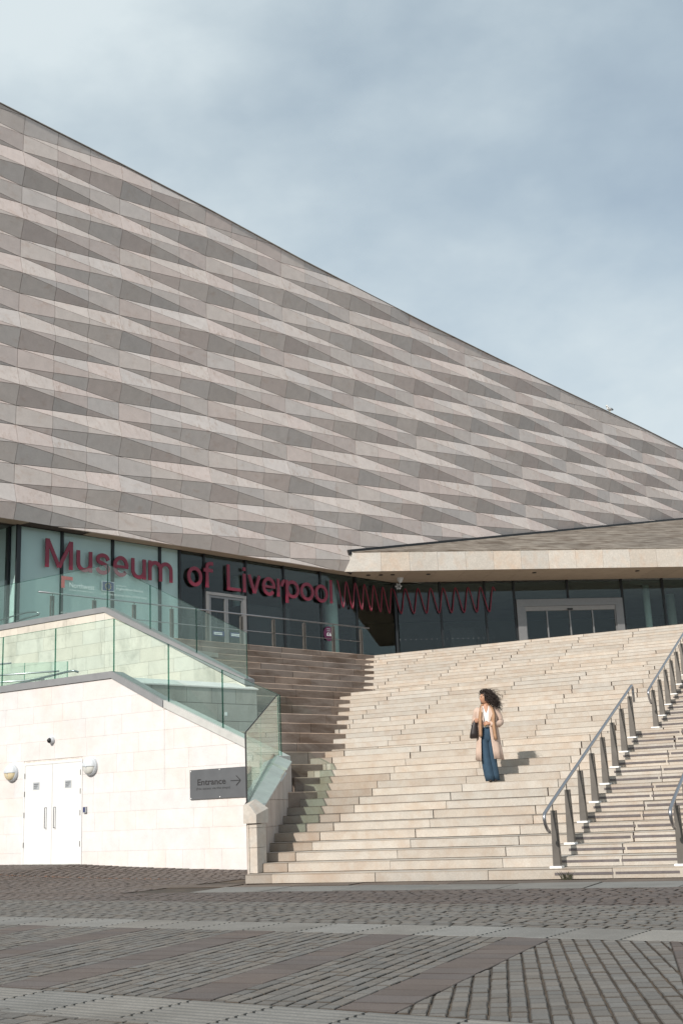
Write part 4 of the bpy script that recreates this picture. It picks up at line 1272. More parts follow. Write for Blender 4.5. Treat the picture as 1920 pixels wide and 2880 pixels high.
# cameras under the canopy
for (x, y, z), lab in (((2.365, 48.906, SOF), 'white dome camera hanging under the canopy soffit'), ((2.30, 49.45, SOF - .28), 'grey multi lens camera on the glazing corner below the dome camera')):
    r = thing('security_camera', lab, 'camera', (x, y, z - .15))
    c = Vector((x, y, z))
    if 'dome' in lab and 'white' in lab:
        MB().tube([c, c - Vector((0, 0, .05)), c - Vector((0, 0, .10))], [.14, .14, .12], 18).build('housing', 'lamp_grey', r)
        MB().ellipsoid(c - Vector((0, 0, .11)), Vector((.10, 0, 0)), Vector((0, .10, 0)), Vector((0, 0, .11)), 14, 8).build('lens_dome', 'lamp_grey', r, smooth=True)
    else:
        MB().tube([c + Vector((0, .3, .03)), c + Vector((0, .1, .03)), c], .025, 8).build('arm', 'lamp_grey', r)
        for k in range(6):
            a = k * math.pi / 3
            d = c + Vector((.08 * math.cos(a), 0, .08 * math.sin(a)))
            MB().tube([d, d + Vector((.03 * math.cos(a), -.09, .03 * math.sin(a)))], .04, 10).build('lens', 'lamp_grey', r)
# gull on the roof edge
gs = 55.85; gzr = lerp_tab(ROOF, gs) + .06
gu = thing('gull', 'small white gull perched on the sloping roof edge', 'bird', FL.P(gs, CL, gzr))
gc = FL.P(gs, CL, gzr + .22)
m = MB()
m.ellipsoid(gc, FL.d * .24, FL.n * .10, Vector((0, 0, .10)), 12, 8)
m.ellipsoid(gc - FL.d * .22 + Vector((0, 0, .13)), FL.d * .075, FL.n * .06, Vector((0, 0, .07)), 10, 6)
m.tube([gc - FL.d * .14 + Vector((0, 0, .02)), gc - FL.d * .21 + Vector((0, 0, .12))], [.085, .055], 8)
m.build('body', 'bird_white', gu, smooth=True)
m = MB(); m.ellipsoid(gc + FL.d * .12 + Vector((0, 0, .03)), FL.d * .28, FL.n * .105, Vector((0, 0, .075)), 10, 6); m.build('wing', 'bird_grey', gu, smooth=True)
m = MB(); m.tube([gc - FL.d * .28 + Vector((0, 0, .13)), gc - FL.d * .36 + Vector((0, 0, .115))], [.02, .005], 6); m.build('beak', 'yellow', gu)
m = MB()
for q in (-.03, .03): m.tube([gc + FL.n * q, gc + FL.n * q - Vector((0, 0, .22))], .008, 5)
m.build('leg', 'yellow', gu)
# ================================================================== PAVEMENT
GF = Frame(-0.585)
WALLH = [(-30, .22), (-22.83, .192), (-20.11, .176), (-18.69, .11), (-16.86, .05), (-15.44, .02), (-14.2, 0.0), (-10, 0.0)]
def gzh(x, y):
    p = Vector((x, y, 0)); s, o = FW.so(p)
    h = max(0.0, min(.22, lerp_tab(WALLH, s)))
    f = max(0.0, min(1.0, 1 - (WO - o) / 7.0))
    return h * f * f * (3 - 2 * f)
pv = thing('pavement', None, None, (0, 12, 0), kind='structure')
# one sheet out to the horizon, finer near the wall so it can rise with the ground
m = MB()
xs = [-900, -200, -60] + [-20 + .3 * i for i in range(120)] + [60, 200, 900]
ys = [-900, -200, -40] + [2 + .3 * i for i in range(110)] + [60, 200, 900]
vs = [(x, y, gzh(x, y) - .012) for y in ys for x in xs]
nx = len(xs)
m.add(vs, [(r * nx + c, r * nx + c + 1, (r + 1) * nx + c + 1, (r + 1) * nx + c) for r in range(len(ys) - 1) for c in range(nx - 1)])
m.build('bedding', 'grout', pv)
pieces = []          # (distance, kind, polygon, z jitter, tint)
def halfplane_frame(F, which, val, keep_less=True):
    v = F.d if which == 's' else F.n
    return (v.x, v.y, val) if keep_less else (-v.x, -v.y, -val)
def lay(F, s0, s1, o0, o1, ls, lo, planes, kind, stagger=True, gs=.006, go=.006, jit=.003, tv=.11, warm=.035, regular=0.0):
    """rows along s, pieces ls long and lo wide; gs and go are the half joints at the ends and between rows"""
    o = o0; r = 0
    planes = [(A, Bq, Cq - .003 * math.hypot(A, Bq)) for A, Bq, Cq in planes]
    while o < o1 - .01:
        w = lo * random.uniform(.95, 1.05) if stagger else lo
        if regular: s = s0 - (r % 2) * ls * .5 - r * regular
        else: s = s0 - (random.uniform(0, ls) if stagger else 0)
        while s < s1:
            l = ls if (regular or not stagger) else ls * random.uniform(.82, 1.18)
            if regular: l = ls * random.uniform(.94, 1.06)
            a = F.P(s + l / 2, o + w / 2, 0)
            if a.y > 4.5 and abs(a.x) < a.y * .325 + 3.2:       # only what could be seen from near the viewpoint
                e1, e2 = random.uniform(.7, 1.5) * gs, random.uniform(.7, 1.5) * gs
                q = [F.P(s + e1, o + go, 0), F.P(s + l - e2, o + go, 0), F.P(s + l - e2, o + w - go, 0), F.P(s + e1, o + w - go, 0)]
                p = [(v.x + random.uniform(-.003, .003), v.y + random.uniform(-.003, .003)) for v in q] if stagger else [(v.x, v.y) for v in q]
                for (A, Bq, Cq) in planes:
                    p = clip(p, A, Bq, Cq)
                    if len(p) < 3: break
                if len(p) > 2 and abs(area2(p)) > .0012:
                    pieces.append((a.length, kind, p, random.uniform(-jit, jit), tintv(tv, warm)))
            s += l
        o += w; r += 1
STRIP = Frame(1.165)          # direction of the diagonal brown strips; off here = -e
def eplane(e, less): # e = .919x-.395y
    A, Bq = math.sin(1.165), -math.cos(1.165)
    return (A, Bq, e) if less else (-A, -Bq, -e)
def gfo(v, less): return halfplane_frame(GF, 'o', v, less)
field = [gfo(6.09, False), gfo(9.69, True)]
strips = [(-7.62, -7.17), (-6.02, -5.56), (-4.43, -4.02), (-3.08, -2.67)]
# brown strips of long slabs
for e0, e1 in strips + [(-9.1, -8.65)]:
    lay(STRIP, 0, 16, -e1, -e0, .24, (e1 - e0) + .001, field + [eplane(e0, False), eplane(e1, True)], 'sett_brown', gs=.004, go=.004, jit=.002, tv=.10)
# grey sett fields between them
zones = [(-8.65, -7.62), (-7.17, -6.02), (-5.56, -4.43), (-4.02, -3.08)]
for e0, e1 in zones:
    nrow = round((e1 - e0) / .118)
    lay(STRIP, 0, 16, -e1, -e0, .20, (e1 - e0) / nrow, field + [eplane(e0, False), eplane(e1, True)], 'sett', gs=.008, go=.0075)
# right field: columns nearly along the view
RF = Frame(1.45 - math.pi / 2)
edge_p, edge_q = Vector((2.45, 9.83)), Vector((1.72, 6.55))
ev = edge_q - edge_p; en = Vector((-ev.y, ev.x)); 
if en.x < 0: en = -en
rp_plane = (en.x, en.y, en.x * edge_p.x + en.y * edge_p.y)
COLF = Frame(1.45)
lay(COLF, 2, 14, -6, 4, .155, .112, field + [eplane(-2.67, False), rp_plane], 'sett', gs=.008, go=.0075)
lay(COLF, 2, 14, -6, 4, .24, .42, field + [(-rp_plane[0], -rp_plane[1], -rp_plane[2]), (en.x, en.y, rp_plane[2] + .42 * en.length)], 'sett_brown', gs=.004, go=.004, jit=.002, tv=.10)
lay(COLF, 2, 14, -8, 4, .155, .112, field + [(-en.x, -en.y, -(rp_plane[2] + .42 * en.length))], 'sett', gs=.008, go=.0075)
# far left of the diagonal field
lay(STRIP, 0, 16, 9.1, 12, .20, .118, field + [eplane(-9.1, True)], 'sett')
# ribbed slab bands
ribbed = []
def band(o0, o1, ls, s_lo, s_hi, shift):
    s = s_lo + shift
    while s < s_hi:
        c = GF.P(s + ls / 2, (o0 + o1) / 2, 0)
        if c.y > 4.5 and abs(c.x) < c.y * .325 + 3.2: ribbed.append((c.length, s, s + ls, o0, o1))
        s += ls
band(9.70, 10.475, .665, -20, 10, .18)
band(5.31, 6.08, .665, -16, 10, .05)
# setts south of the near band
lay(GF, -12, 6, 3.0, 5.30, .21, .125, [], 'sett')
# grey then brown sett bands in front of the steps
step_line = halfplane_frame(FS, 'o', 15.78, True)
lay(GF, -30, 9, 10.485, 12.66, .20, .105, [step_line], 'sett', tv=.12, gs=.014, go=.004, regular=.012)
lay(GF, -30, 9, 12.66, 16.5, .20, .105, [step_line, halfplane_frame(FW, 's', -13.6, False)], 'sett_brown', tv=.12, gs=.014, go=.004, regular=.012)
lay(GF, -34, -8, 12.66, 19.8, .20, .105, [halfplane_frame(FW, 'o', WO - .015, True), halfplane_frame(FW, 's', -13.6, True), step_line], 'sett_mix', tv=.15, gs=.013, go=.004, regular=.012)
lay(GF, -34, -8, 13.0, 20.5, .20, .105, [halfplane_frame(FW, 'o', WO - .015, True), halfplane_frame(FW, 's', -13.6, True), halfplane_frame(FS, 'o', 15.78, False), halfplane_frame(FS, 's', -10.26, True)], 'sett_mix', tv=.15, gs=.013, go=.004, regular=.012)
# slabs and dirty margin along the foot of the steps
lay(FS, -10.25, 8, 15.785, 16.86, 1.22, 1.075, [], 'slab', stagger=False, gs=.008, go=.005, jit=.002, tv=.10)
lay(FS, -10.25, 8, 16.865, 17.44, 1.9, .575, [], 'dirt', stagger=True, gs=.004, go=.004, jit=.002, tv=.1)
pieces.sort(key=lambda q: q[0] + (0 if abs(q[2][0][0]) < q[2][0][1] * .30 and q[2][0][1] > 6.6 else 100))
matof = {'sett': 'sett', 'sett_brown': 'sett_brown', 'slab': 'slab', 'dirt': 'dirt', 'sett_mix': 'sett_brown'}
acc = {}
def put_piece(mb, p, dz, col):
    q = inset(p, .007)
    if len(q) < 3 or len(q) != len(p):
        q = p
        h = 0.0
    n = len(p)
    if area2(p) < 0: p = p[::-1]
    if area2(q) < 0: q = q[::-1]
    # match starting vertex
    k = min(range(len(q)), key=lambda i: (q[i][0] - p[0][0]) ** 2 + (q[i][1] - p[0][1]) ** 2)
    q = q[k:] + q[:k]
    tilt = random.uniform(-.02, .02), random.uniform(-.02, .02)
    c = (sum(v[0] for v in p) / n, sum(v[1] for v in p) / n)
    g = gzh(*c)
    def zz(v): return g + dz + (v[0] - c[0]) * tilt[0] * .4 + (v[1] - c[1]) * tilt[1] * .4
    vs = [(v[0], v[1], gzh(*c) - .02) for v in p] + [(v[0], v[1], zz(v) - .004) for v in p] + [(v[0], v[1], zz(v)) for v in q]
    k0 = len(mb.v)
    mb.add(vs, [tuple(range(2 * n, 3 * n))], col)
    edge_tint = tuple(c * .62 for c in col); soil = (col[0] * .48, col[1] * .42, col[2] * .37)      # soil packed against the sides
    for i in range(n):
        j = (i + 1) % n
        mb.f.append((k0 + n + i, k0 + n + j, k0 + 2 * n + j, k0 + 2 * n + i)); mb.c.append(edge_tint)
        mb.f.append((k0 + i, k0 + j, k0 + n + j, k0 + n + i)); mb.c.append(soil)
cnt = {}
names = {'sett': 'sett', 'sett_brown': 'sett', 'slab': 'paving_slab', 'dirt': 'paving_slab', 'sett_mix': 'sett'}
for d, kind, p, dz, col in pieces:
    if kind == 'sett_mix': col = (col[0] * 1.18, col[1] * 1.17, col[2] * 1.15)
    nm = names[kind]
    cnt[nm] = cnt.get(nm, 0) + 1
    if cnt[nm] <= (270 if nm == 'sett' else 40):
        mb = MB(); put_piece(mb, p, dz, col); mb.build(nm, matof[kind], pv)
    else:
        put_piece(acc.setdefault((nm, matof[kind]), MB()), p, dz, col)
for (nm, mt), mb in acc.items(): mb.build(nm + 's', mt, pv, kind='stuff')
ribbed.sort()
for d, s0, s1, o0, o1 in ribbed:
    m = MB(); g = .010; n = 9
    prof = []
    w = (o1 - o0 - 2 * .008)
    for i in range(n):
        a = o0 + .008 + w * i / n; b = a + w / n
        e = (b - a)
        prof += [(a, -.006), (a + e * .22, .002), (a + e * .66, .002), (b - e * .12, -.007)]
    prof.append((o1 - .008, -.007))
    # notched ends as on corduroy paving
    A = []; Bq = []
    for k, (o, z) in enumerate(prof):
        nt_ = .018 if z < 0 else 0.0
        A.append(GF.P(s0 + g + nt_, o, z + gzh(*GF.P(s0, o, 0).xy))); Bq.append(GF.P(s1 - g - nt_, o, z + gzh(*GF.P(s1, o, 0).xy)))
    k = len(prof)
    sk0 = [v - Vector((0, 0, .02)) for v in A]; sk1 = [v - Vector((0, 0, .02)) for v in Bq]
    m.add(A + Bq + sk0 + sk1, [(i, i + k, i + 1 + k, i + 1) for i in range(k - 1)] + [(i, i + 1, 2 * k + i + 1, 2 * k + i) for i in range(k - 1)] +
          [(k + i + 1, k + i, 3 * k + i, 3 * k + i + 1) for i in range(k - 1)], tintv(.10, .02))
    m.build('ribbed_slab', 'slab', pv)
# rusty access cover let into the slabs and a few weeds at the foot of the steps
wd_ = thing('weed_tuft', 'small dry weed tuft growing at the foot of the bottom step', 'plant', (3.036, 17.80, 0))
m = MB()
for k in range(26):
    a = random.uniform(0, 2 * math.pi); l = random.uniform(.06, .14)
    b = Vector((3.036 + random.uniform(-.07, .07), 17.80 + random.uniform(-.02, .02), 0))
    t = b + Vector((math.cos(a) * l * .7, math.sin(a) * l * .35, l))
    w = Vector((.006, 0, 0))
    m.add([b - w, b + w, (b + t) / 2 + w * .7 + Vector((0, 0, .015)), t, (b + t) / 2 - w * .7 + Vector((0, 0, .015))], [(0, 1, 2, 3, 4)])
m.build('leaves', 'weed', wd_)
m = MB()
for k in range(420):
    t = random.random(); s = -21.5 + t * 6.3
    if random.random() > .35 + .6 * math.sin(t * 14) ** 2: continue
    p = FW.P(s, WO - 2.6 + random.gauss(0, .04), 0); p.z = gzh(p.x, p.y)
    a = random.uniform(0, 6.28); l = random.uniform(.02, .05)
    q = p + Vector((math.cos(a) * l, math.sin(a) * l, random.uniform(.005, .03)))
    w = Vector((-math.sin(a), math.cos(a), 0)) * .008
    m.add([p - w, p + w, q], [(0, 1, 2)])
m.build('leaf_litter', 'weed_dry', None, kind='stuff', label='line of rusty dry leaf litter along a paving joint', cat='leaf litter')
# ================================================================== WOMAN ON THE STEPS
FOOT = Vector((2.60, 22.66, 10 * RZ + .002))
ey = Vector((FOOT.x, FOOT.y, 0)).normalized()
ex = Vector((ey.y, -ey.x, 0))
def Wp(x, y, z): return FOOT + ex * x + ey * y + Vector((0, 0, z))
person = thing('person', 'woman in long pale beige coat, white shirt and wide blue jeans on the steps', 'person', FOOT)
prnd = random.Random(11)

def loft(mb, rings, col=(1, 1, 1), close=True, cap=True):
    n = len(rings[0]); vs = [p for r in rings for p in r]; fs = []
    for i in range(len(rings) - 1):
        for j in range(n if close else n - 1):
            k = (j + 1) % n
            fs.append((i * n + j, i * n + k, (i + 1) * n + k, (i + 1) * n + j))
    if cap and close: fs += [tuple(range(n - 1, -1, -1)), tuple(range((len(rings) - 1) * n, len(rings) * n))]
    mb.add(vs, fs, col)
def ell(cx, cy, z, rx, ry, n=20, rip=0.0, ph=0.0, k=7):
    return [Wp(cx + rx * (1 + rip * math.sin(k * 2 * math.pi * j / n + ph)) * math.sin(2 * math.pi * j / n), cy - ry * (1 + rip * math.sin(k * 2 * math.pi * j / n + ph)) * math.cos(2 * math.pi * j / n), z) for j in range(n)]

# body: one skinned skeleton with ten fingers, plus a shaped head on its neck
sk = bpy.data.meshes.new('skeleton')
V, E, RAD = [], [], []
def jv(p, r, parent=None):
    V.append(p); RAD.append(r); i = len(V) - 1
    if parent is not None: E.append((parent, i))
    return i
pel = jv((0.0, 0, .95), .10)
spn = jv((0.0, .0, 1.12), .095, pel)
cst = jv((0.01, .01, 1.30), .105, spn)
nk0 = jv((0.005, .01, 1.42), .048, cst)
nk1 = jv((-.005, .0, 1.50), .046, nk0)
def arm(sx, sho, elb, wri, palm_dir, curl_dir, thumb_dir, spread):
    a = jv(sho, .052, cst); b = jv(elb, .040, a); c = jv(wri, .026, b)
    w = Vector(wri); pd = Vector(palm_dir).normalized(); cd = Vector(curl_dir).normalized(); sd_ = Vector(spread).normalized()
    p = jv(tuple(w + pd * .045), .026, c)
    lens = (.068, .076, .070, .055)
    for k in range(4):
        o = (k - 1.5) * .019
        b0 = w + pd * .075 + sd_ * o
        i0 = jv(tuple(b0), .0105, p)
        q1 = b0 + (pd * .8 + cd * .6).normalized() * lens[k] * .45; i1 = jv(tuple(q1), .0090, i0)
        q2 = q1 + (pd * .25 + cd).normalized() * lens[k] * .33; i2 = jv(tuple(q2), .0082, i1)
        q3 = q2 + (pd * -.35 + cd).normalized() * lens[k] * .25; jv(tuple(q3), .0072, i2)
    td = Vector(thumb_dir).normalized()
    t0 = w + pd * .025 + td * .024; j0 = jv(tuple(t0), .012, c)
    t1 = t0 + (td * .7 + pd * .7).normalized() * .036; j1 = jv(tuple(t1), .0105, j0)
    t2 = t1 + (pd + cd * .5).normalized() * .028; jv(tuple(t2), .0085, j1)
arm(1, (.165, .01, 1.355), (.245, .03, 1.105), (.045, -.165, 1.075), (-1, -.15, .12), (-.2, .9, -.5), (-.1, -.2, 1), (0, -.25, -1))
arm(-1, (-.155, .01, 1.355), (-.225, .11, 1.115), (-.205, -.055, 1.175), (.05, -1, -.1), (.35, .1, -1), (.8, -.2, .3), (1, .1, .25))
for sx, hip, kne, ank, toe in ((-1, (-.08, 0, .90), (-.068, -.03, .50), (-.02, -.01, .10), (-.03, -.10, .035)), (1, (.075, 0, .90), (.045, -.005, .49), (.065, .05, .09), (.075, -.05, .03))):
    h = jv(hip, .082, pel); k = jv(kne, .055, h); a = jv(ank, .036, k); jv(toe, .028, a)
sk.from_pydata(V, E, [])
so = bpy.data.objects.new('skeleton', sk); COL.objects.link(so)
md = so.modifiers.new('skin', 'SKIN'); md.use_smooth_shade = True
for i, sv in enumerate(sk.skin_vertices[0].data):
    sv.radius = (RAD[i], RAD[i]); sv.use_root = (i == 0)
md2 = so.modifiers.new('sub', 'SUBSURF'); md2.levels = 1; md2.render_levels = 1
bpy.context.view_layer.update()
bm_ = bpy.data.meshes.new_from_object(so.evaluated_get(bpy.context.evaluated_depsgraph_get()))
body = MB()
body.add([Wp(*v.co) for v in bm_.vertices], [tuple(p.vertices) for p in bm_.polygons])
bpy.data.objects.remove(so); bpy.data.meshes.remove(sk); bpy.data.meshes.remove(bm_)
# head
HC = Vector((-.012, -.012, 1.578))
fv = Vector((-.90, -.43, -.03)).normalized(); uv = Vector((-.03, 0, 1)).normalized(); uv = (uv - fv * uv.dot(fv)).normalized(); sv_ = fv.cross(uv)
def hp(a, b, c): return HC + fv * a + sv_ * b + uv * c
def head_r(a, b, c):      # unit direction -> point
    ra, rb, rc = .093, .073, .116
    if c < 0: rb *= 1 + .30 * c; ra *= 1 + .02 * c
    x, y, z = a * ra, b * rb, c * rc
    g = lambda a0, b0, c0, w, h: h * math.exp(-((a - a0) ** 2 + (b - b0) ** 2 + (c - c0) ** 2) / w) if a > 0 else 0
    x += g(.97, 0, -.16, .012, .026) + g(.98, 0, .02, .02, .008) + g(.96, 0, .22, .03, .004) + g(.85, 0, -.47, .012, .009) + g(.72, 0, -.70, .03, .014)
    x -= g(.93, .36, .05, .02, .008) + g(.93, -.36, .05, .02, .008) + g(.92, 0, -.34, .006, .004)
    return x, y, z
nu, nv = 36, 26; vs, fs = [], []
for i in range(nv + 1):
    ph = math.pi * i / nv
    for j in range(nu):
        th = 2 * math.pi * j / nu
        p = hp(*head_r(math.sin(ph) * math.cos(th), math.sin(ph) * math.sin(th), math.cos(ph)))
        vs.append(Wp(*p))
for i in range(nv):
    for j in range(nu):
        fs.append((i * nu + j, (i + 1) * nu + j, (i + 1) * nu + (j + 1) % nu, i * nu + (j + 1) % nu))
body.add(vs, fs)
for sgn in (1, -1):       # ears
    c = hp(-.012, sgn * .072, -.005)
    A, Bq, Cq = (ex * fv.x + ey * fv.y) * .018, (ex * sv_.x + ey * sv_.y) * .008, Vector((0, 0, .032))
    body.ellipsoid(Wp(*c), A, Bq, Cq, 10, 8)
body.build('body', 'skin', person, smooth=True)
m = MB()
for sgn in (1, -1):
    c = hp(.079, sgn * .030, .006)
    m.ellipsoid(Wp(*c), ex * .010, ey * .010, Vector((0, 0, .0065)), 8, 6)
    m.tube([Wp(*hp(.086, sgn * .014, .026)), Wp(*hp(.084, sgn * .032, .031)), Wp(*hp(.070, sgn * .050, .025))], .0035, 5)
m.build('eyes_and_brows', 'hair', person)
m = MB(); c = hp(.088, 0, -.052); m.ellipsoid(Wp(*c), ex * .010, ey * .016, Vector((0, 0, .009)), 8, 6); m.build('lips', 'lips', person, smooth=True)

# hair: scalp cap and long curls blown to the right
m = MB(); vs = []; fs = []; nu, nv = 28, 14
for i in range(nv + 1):
    ph = math.pi * .66 * i / nv
    for j in range(nu):
        th = 2 * math.pi * j / nu
        a, b, c = math.sin(ph) * math.cos(th), math.sin(ph) * math.sin(th), math.cos(ph)
        hx, hy, hz_ = head_r(a, b, c)
        k = 1.13 + prnd.uniform(0, .05)
        if a > .45 and c < .62: k = .90      # leave the face free
        vs.append(Wp(*hp(hx * k - .008, hy * k, hz_ * (k - .02) + .006)))
for i in range(nv):
    for j in range(nu):
        fs.append((i * nu + j, (i + 1) * nu + j, (i + 1) * nu + (j + 1) % nu, i * nu + (j + 1) % nu))
m.add(vs, fs)
for k in range(640):
    th = prnd.uniform(0, 2 * math.pi); cz = prnd.uniform(-.35, .98); sr = math.sqrt(1 - cz * cz)
    a, b = sr * math.cos(th), sr * math.sin(th)
    if a > .30 and cz < .75: continue
    hx, hy, hz_ = head_r(a, b, cz)
    p = Vector(hp(hx * 1.08, hy * 1.08, hz_ * 1.06))
    out = (p - HC).normalized()
    left_side = p.x < -.03 and prnd.random() < .35
    L = prnd.uniform(.16, .34) if not left_side else prnd.uniform(.10, .20)
    fly = k > 560
    if fly: L *= 1.15
    wind = Vector((.62 + prnd.uniform(-.25, .30), .10 + prnd.uniform(-.25, .25), -.62 + prnd.uniform(-.25, .30)))
    if left_side: wind = Vector((prnd.uniform(-.1, .25), .35, -1.0))
    if fly: wind += Vector((.35, 0, prnd.uniform(.1, .9)))
    pts = []; n = 15; ph0 = prnd.uniform(0, 6.28); turns = prnd.uniform(3.0, 5.5); cr = prnd.uniform(.006, .014)
    x = p.copy(); d = out.copy()
    for i in range(n):
        t = i / (n - 1)
        d = (out * max(0, 1 - t * 2.6) + wind.normalized() * min(1, .25 + t * 1.6) + Vector((0, 0, -.35 * t))).normalized()
        x = x + d * (L / n)
        q = d.cross(Vector((.3, 1, .2))).normalized(); r2 = d.cross(q)
        pts.append(Wp(*(x + q * (cr * math.cos(ph0 + turns * 6.28 * t)) + r2 * (cr * math.sin(ph0 + turns * 6.28 * t)))))
    m.tube(pts, [(.0022 if fly else .0052) * (1 - .55 * i / n) for i in range(n)], 4)
m.build('hair', 'hair', person, smooth=True)

# shirt
m = MB()
R_ = [(1.02, -.005, .135, .098), (1.08, -.005, .138, .100), (1.18, 0, .145, .108), (1.27, .005, .155, .115), (1.33, .005, .158, .105), (1.375, .003, .120, .080), (1.41, 0, .062, .060)]
loft(m, [ell(cx, 0, z, rx, ry, 22, .012, z * 9, 6) for z, cx, rx, ry in R_], cap=False)
for sgn in (1, -1):      # collar flaps
    m.add([Wp(sgn * .012 - .005, -.098, 1.30), Wp(sgn * .062 - .005, -.092, 1.36), Wp(sgn * .058, -.055, 1.43), Wp(sgn * .030 - .003, -.070, 1.405)], [(0, 1, 2, 3)])
m.build('shirt', 'shirt', person, smooth=True)
m = MB()
m.add([Wp(-.030, -.1085, 1.335), Wp(.020, -.1085, 1.335), Wp(.040, -.072, 1.415), Wp(-.050, -.072, 1.415)], [(0, 1, 2, 3)])
m.add([Wp(-.006, -.1145, 1.28), Wp(.020, -.1095, 1.336), Wp(-.030, -.1095, 1.336)], [(0, 1, 2)])
m.build('neckline', 'skin', person)

# wide jeans
m = MB()
wst = [(1.045, -.002, .118, .090), (1.0, -.002, .132, .102), (.93, 0, .150, .114), (.86, -.004, .158, .116), (.80, -.006, .150, .108), (.74, -.006, .110, .08)]
loft(m, [ell(cx, 0, z, rx, ry, 24, .006, 1.0, 5) for z, cx, rx, ry in wst], cap=True)
legs = {-1: [(.92, -.078, .0, .078, .105), (.80, -.078, -.005, .090, .110), (.65, -.072, -.015, .092, .108), (.48, -.066, -.030, .094, .106), (.30, -.050, -.028, .098, .110), (.14, -.030, -.022, .100, .118), (.02, -.005, -.018, .098, .125)],
        1: [(.92, .070, .0, .078, .105), (.80, .062, .005, .086, .108), (.65, .050, .005, .084, .104), (.48, .044, .008, .085, .102), (.30, .050, .02, .092, .106), (.14, .062, .035, .098, .114), (.03, .074, .045, .098, .120)]}
for sgn, L in legs.items():
    loft(m, [ell(cx, cy, z, rx, ry, 24, .035 * (1.05 - z), 2.0 + sgn + z * 3, 5) for z, cx, cy, rx, ry in L], cap=True)
jeans = m.build('jeans', 'denim', person, smooth=True)
m = MB(); loft(m, [ell(-.002, 0, 1.035, .123, .095, 24), ell(-.002, 0, 1.062, .121, .093, 24)], cap=False); m.build('belt', 'leather', person)
m = MB(); m.hexa([Wp(-.055, -.104, 1.034), Wp(-.020, -.104, 1.034), Wp(-.020, -.094, 1.034), Wp(-.055, -.094, 1.034), Wp(-.055, -.104, 1.064), Wp(-.020, -.104, 1.064), Wp(-.020, -.094, 1.064), Wp(-.055, -.094, 1.064)]); m.build('buckle', 'yellow', person)
for sgn, c in ((-1, (-.015, -.105)), (1, (.08, -.045))):
    m = MB(); m.ellipsoid(Wp(c[0], c[1], .026), ex * .038, ey * .085, Vector((0, 0, .027)), 12, 8); m.build('shoe', 'leather', person, smooth=True)

# long open coat
m = MB()
prof = [(1.425, .085, .075, .050, .060), (1.40, .135, .085, .055, .070), (1.365, .185, .105, .058, .080), (1.28, .202, .135, .050, .095), (1.15, .200, .145, .042, .105), (1.03, .200, .150, .040, .112),
        (.90, .212, .158, .046, .124), (.75, .228, .168, .058, .136), (.58, .245, .180, .074, .146), (.41, .262, .192, .092, .152)]
def coat_ring(z, rx, ry, xr, xl, inner):
    aR = math.asin(min(.98, xr / rx)); aL = math.asin(min(.98, xl / rx)); n = 44; out = []
    for j in range(n + 1):
        t = j / n; al = aR + (2 * math.pi - aL - aR) * t
        low = max(0, (1.1 - z) / .7)
        rip = 1 + .055 * low * math.sin(9 * al + .8) + .012 * math.sin(5 * al + z * 14)
        s = rip - inner
        out.append(Wp(rx * s * math.sin(al), -(ry + .012 * low) * s * math.cos(al) - .012, z + .012 * math.sin(3 * al) * low))
    return out
outer = [coat_ring(z, rx, ry, xr, xl, 0) for z, rx, ry, xr, xl in prof]
inner = [coat_ring(z, rx, ry, xr, xl, .05) for z, rx, ry, xr, xl in prof]
n = len(outer[0]); k = len(outer); vs = [p for r in outer for p in r] + [p for r in inner for p in r]; fs = []; o2 = n * k
for i in range(k - 1):
    for j in range(n - 1):
        a, b, c, d = i * n + j, i * n + j + 1, (i + 1) * n + j + 1, (i + 1) * n + j
        fs += [(a, b, c, d), (o2 + d, o2 + c, o2 + b, o2 + a)]
    fs += [(i * n, (i + 1) * n, o2 + (i + 1) * n, o2 + i * n), (i * n + n - 1, o2 + i * n + n - 1, o2 + (i + 1) * n + n - 1, (i + 1) * n + n - 1)]
for j in range(n - 1): fs += [((k - 1) * n + j, (k - 1) * n + j + 1, o2 + (k - 1) * n + j + 1, o2 + (k - 1) * n + j)]
m.add(vs, fs)
# sleeves
def sleeve(pts, rad):
    P = []; RR = []
    for i in range(len(pts) - 1):
        for t in (0, .25, .5, .75): P.append(Vector(pts[i]).lerp(Vector(pts[i + 1]), t)); RR.append(rad[i] + (rad[i + 1] - rad[i]) * t)
    P.append(Vector(pts[-1])); RR.append(rad[-1])
    RR = [r * (1 + .07 * math.sin(i * 2.3)) for i, r in enumerate(RR)]
    m.tube([Wp(*p) for p in P], RR, 14)
sleeve([(.135, .0, 1.365), (.190, .01, 1.325), (.255, .03, 1.115), (.215, -.04, 1.075), (.055, -.160, 1.075)], [.062, .072, .066, .066, .052])
sleeve([(-.125, .0, 1.365), (-.178, .01, 1.325), (-.235, .10, 1.125), (-.225, .06, 1.125), (-.205, -.030, 1.172)], [.062, .070, .062, .060, .050])
# wide lapels
for sgn, x0 in ((1, .050), (-1, -.066)):
    m.add([Wp(x0, -.105, 1.40), Wp(x0 + sgn * .085, -.112, 1.33), Wp(x0 + sgn * .055, -.150, 1.24), Wp(x0 - sgn * .008, -.160, 1.10)], [(0, 1, 2, 3)])
m.build('coat', 'coat', person, smooth=True)

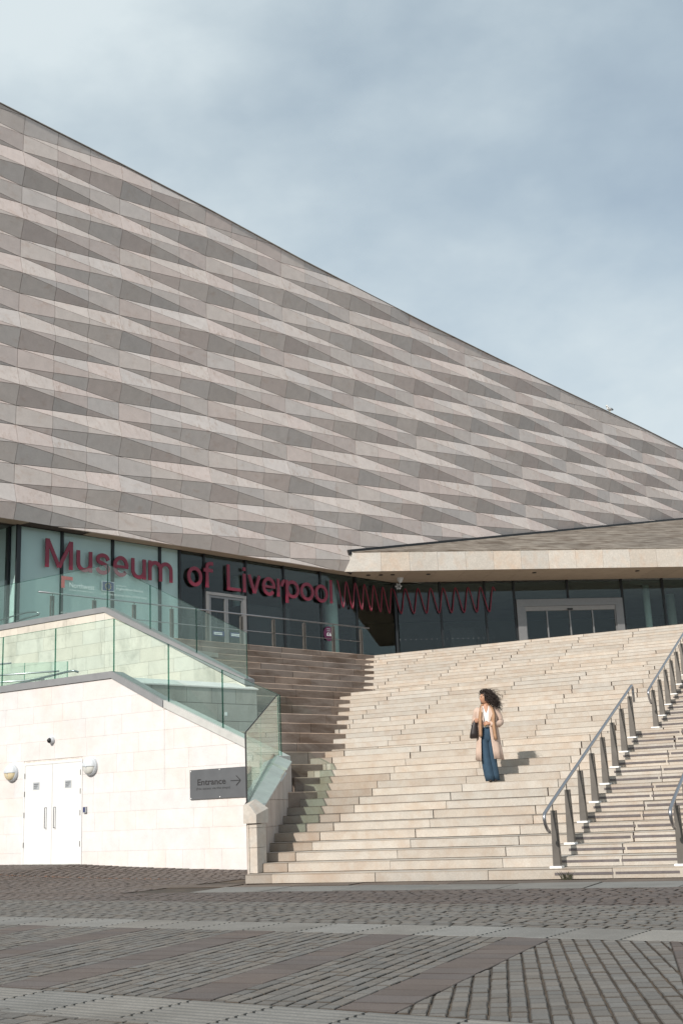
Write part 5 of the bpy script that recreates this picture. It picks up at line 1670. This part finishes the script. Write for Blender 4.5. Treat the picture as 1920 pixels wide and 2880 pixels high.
# camel scarf hanging on both sides
def strip_mesh(mb, path, w, th=.012):
    n = len(path); rings = []
    for i, (x, y, z, ww) in enumerate(path):
        rings.append([Wp(x - ww / 2, y, z), Wp(x, y - th, z), Wp(x + ww / 2, y, z), Wp(x, y + th * .6, z)])
    loft(mb, rings)
m = MB()
strip_mesh(m, [(-.050, .055, 1.43, .05), (-.082, -.03, 1.435, .06), (-.095, -.105, 1.36, .07), (-.120, -.150, 1.22, .075), (-.128, -.165, 1.06, .072), (-.135, -.175, .90, .068), (-.140, -.178, .845, .066)], .07)
strip_mesh(m, [(.050, .055, 1.44, .05), (.078, -.03, 1.44, .06), (.105, -.100, 1.37, .085), (.132, -.140, 1.24, .10), (.118, -.175, 1.12, .085), (.125, -.180, .98, .075), (.135, -.185, .84, .072), (.142, -.190, .775, .075)], .09)
m.tube([Wp(-.07, -.01, 1.44), Wp(-.04, .06, 1.45), Wp(.03, .065, 1.45), Wp(.07, -.01, 1.445)], .030, 8)
m.build('scarf', 'scarf', person, smooth=True)

# handbag held at her right side
bag = thing('handbag', 'dark brown leather handbag held by the woman on the steps', 'bag', Wp(-.24, -.02, .83))
def bring(z, xc, hx, hy, r=.35, n=20):
    out = []
    for j in range(n):
        a = 2 * math.pi * j / n; c, s = math.cos(a), math.sin(a)
        out.append(Wp(xc + hx * math.copysign(abs(c) ** .45, c), -.02 + hy * math.copysign(abs(s) ** .45, s), z))
    return out
m = MB()
loft(m, [bring(.825, -.262, .070, .13), bring(.84, -.264, .085, .15), bring(.92, -.258, .078, .15), bring(1.02, -.246, .062, .145), bring(1.11, -.236, .040, .14), bring(1.135, -.233, .022, .135)])
m.build('bag_body', 'leather', bag, smooth=True)
for dx in (-.022, .018):
    MB().tube([Wp(-.236 + dx, -.12, 1.09), Wp(-.230 + dx * .8, -.10, 1.15), Wp(-.212 + dx * .4, -.075, 1.185), Wp(-.205 + dx * .3, -.05, 1.188), Wp(-.215 + dx * .5, .02, 1.175), Wp(-.232 + dx, .08, 1.09)], .007, 6).build('strap', 'leather', bag, smooth=True)
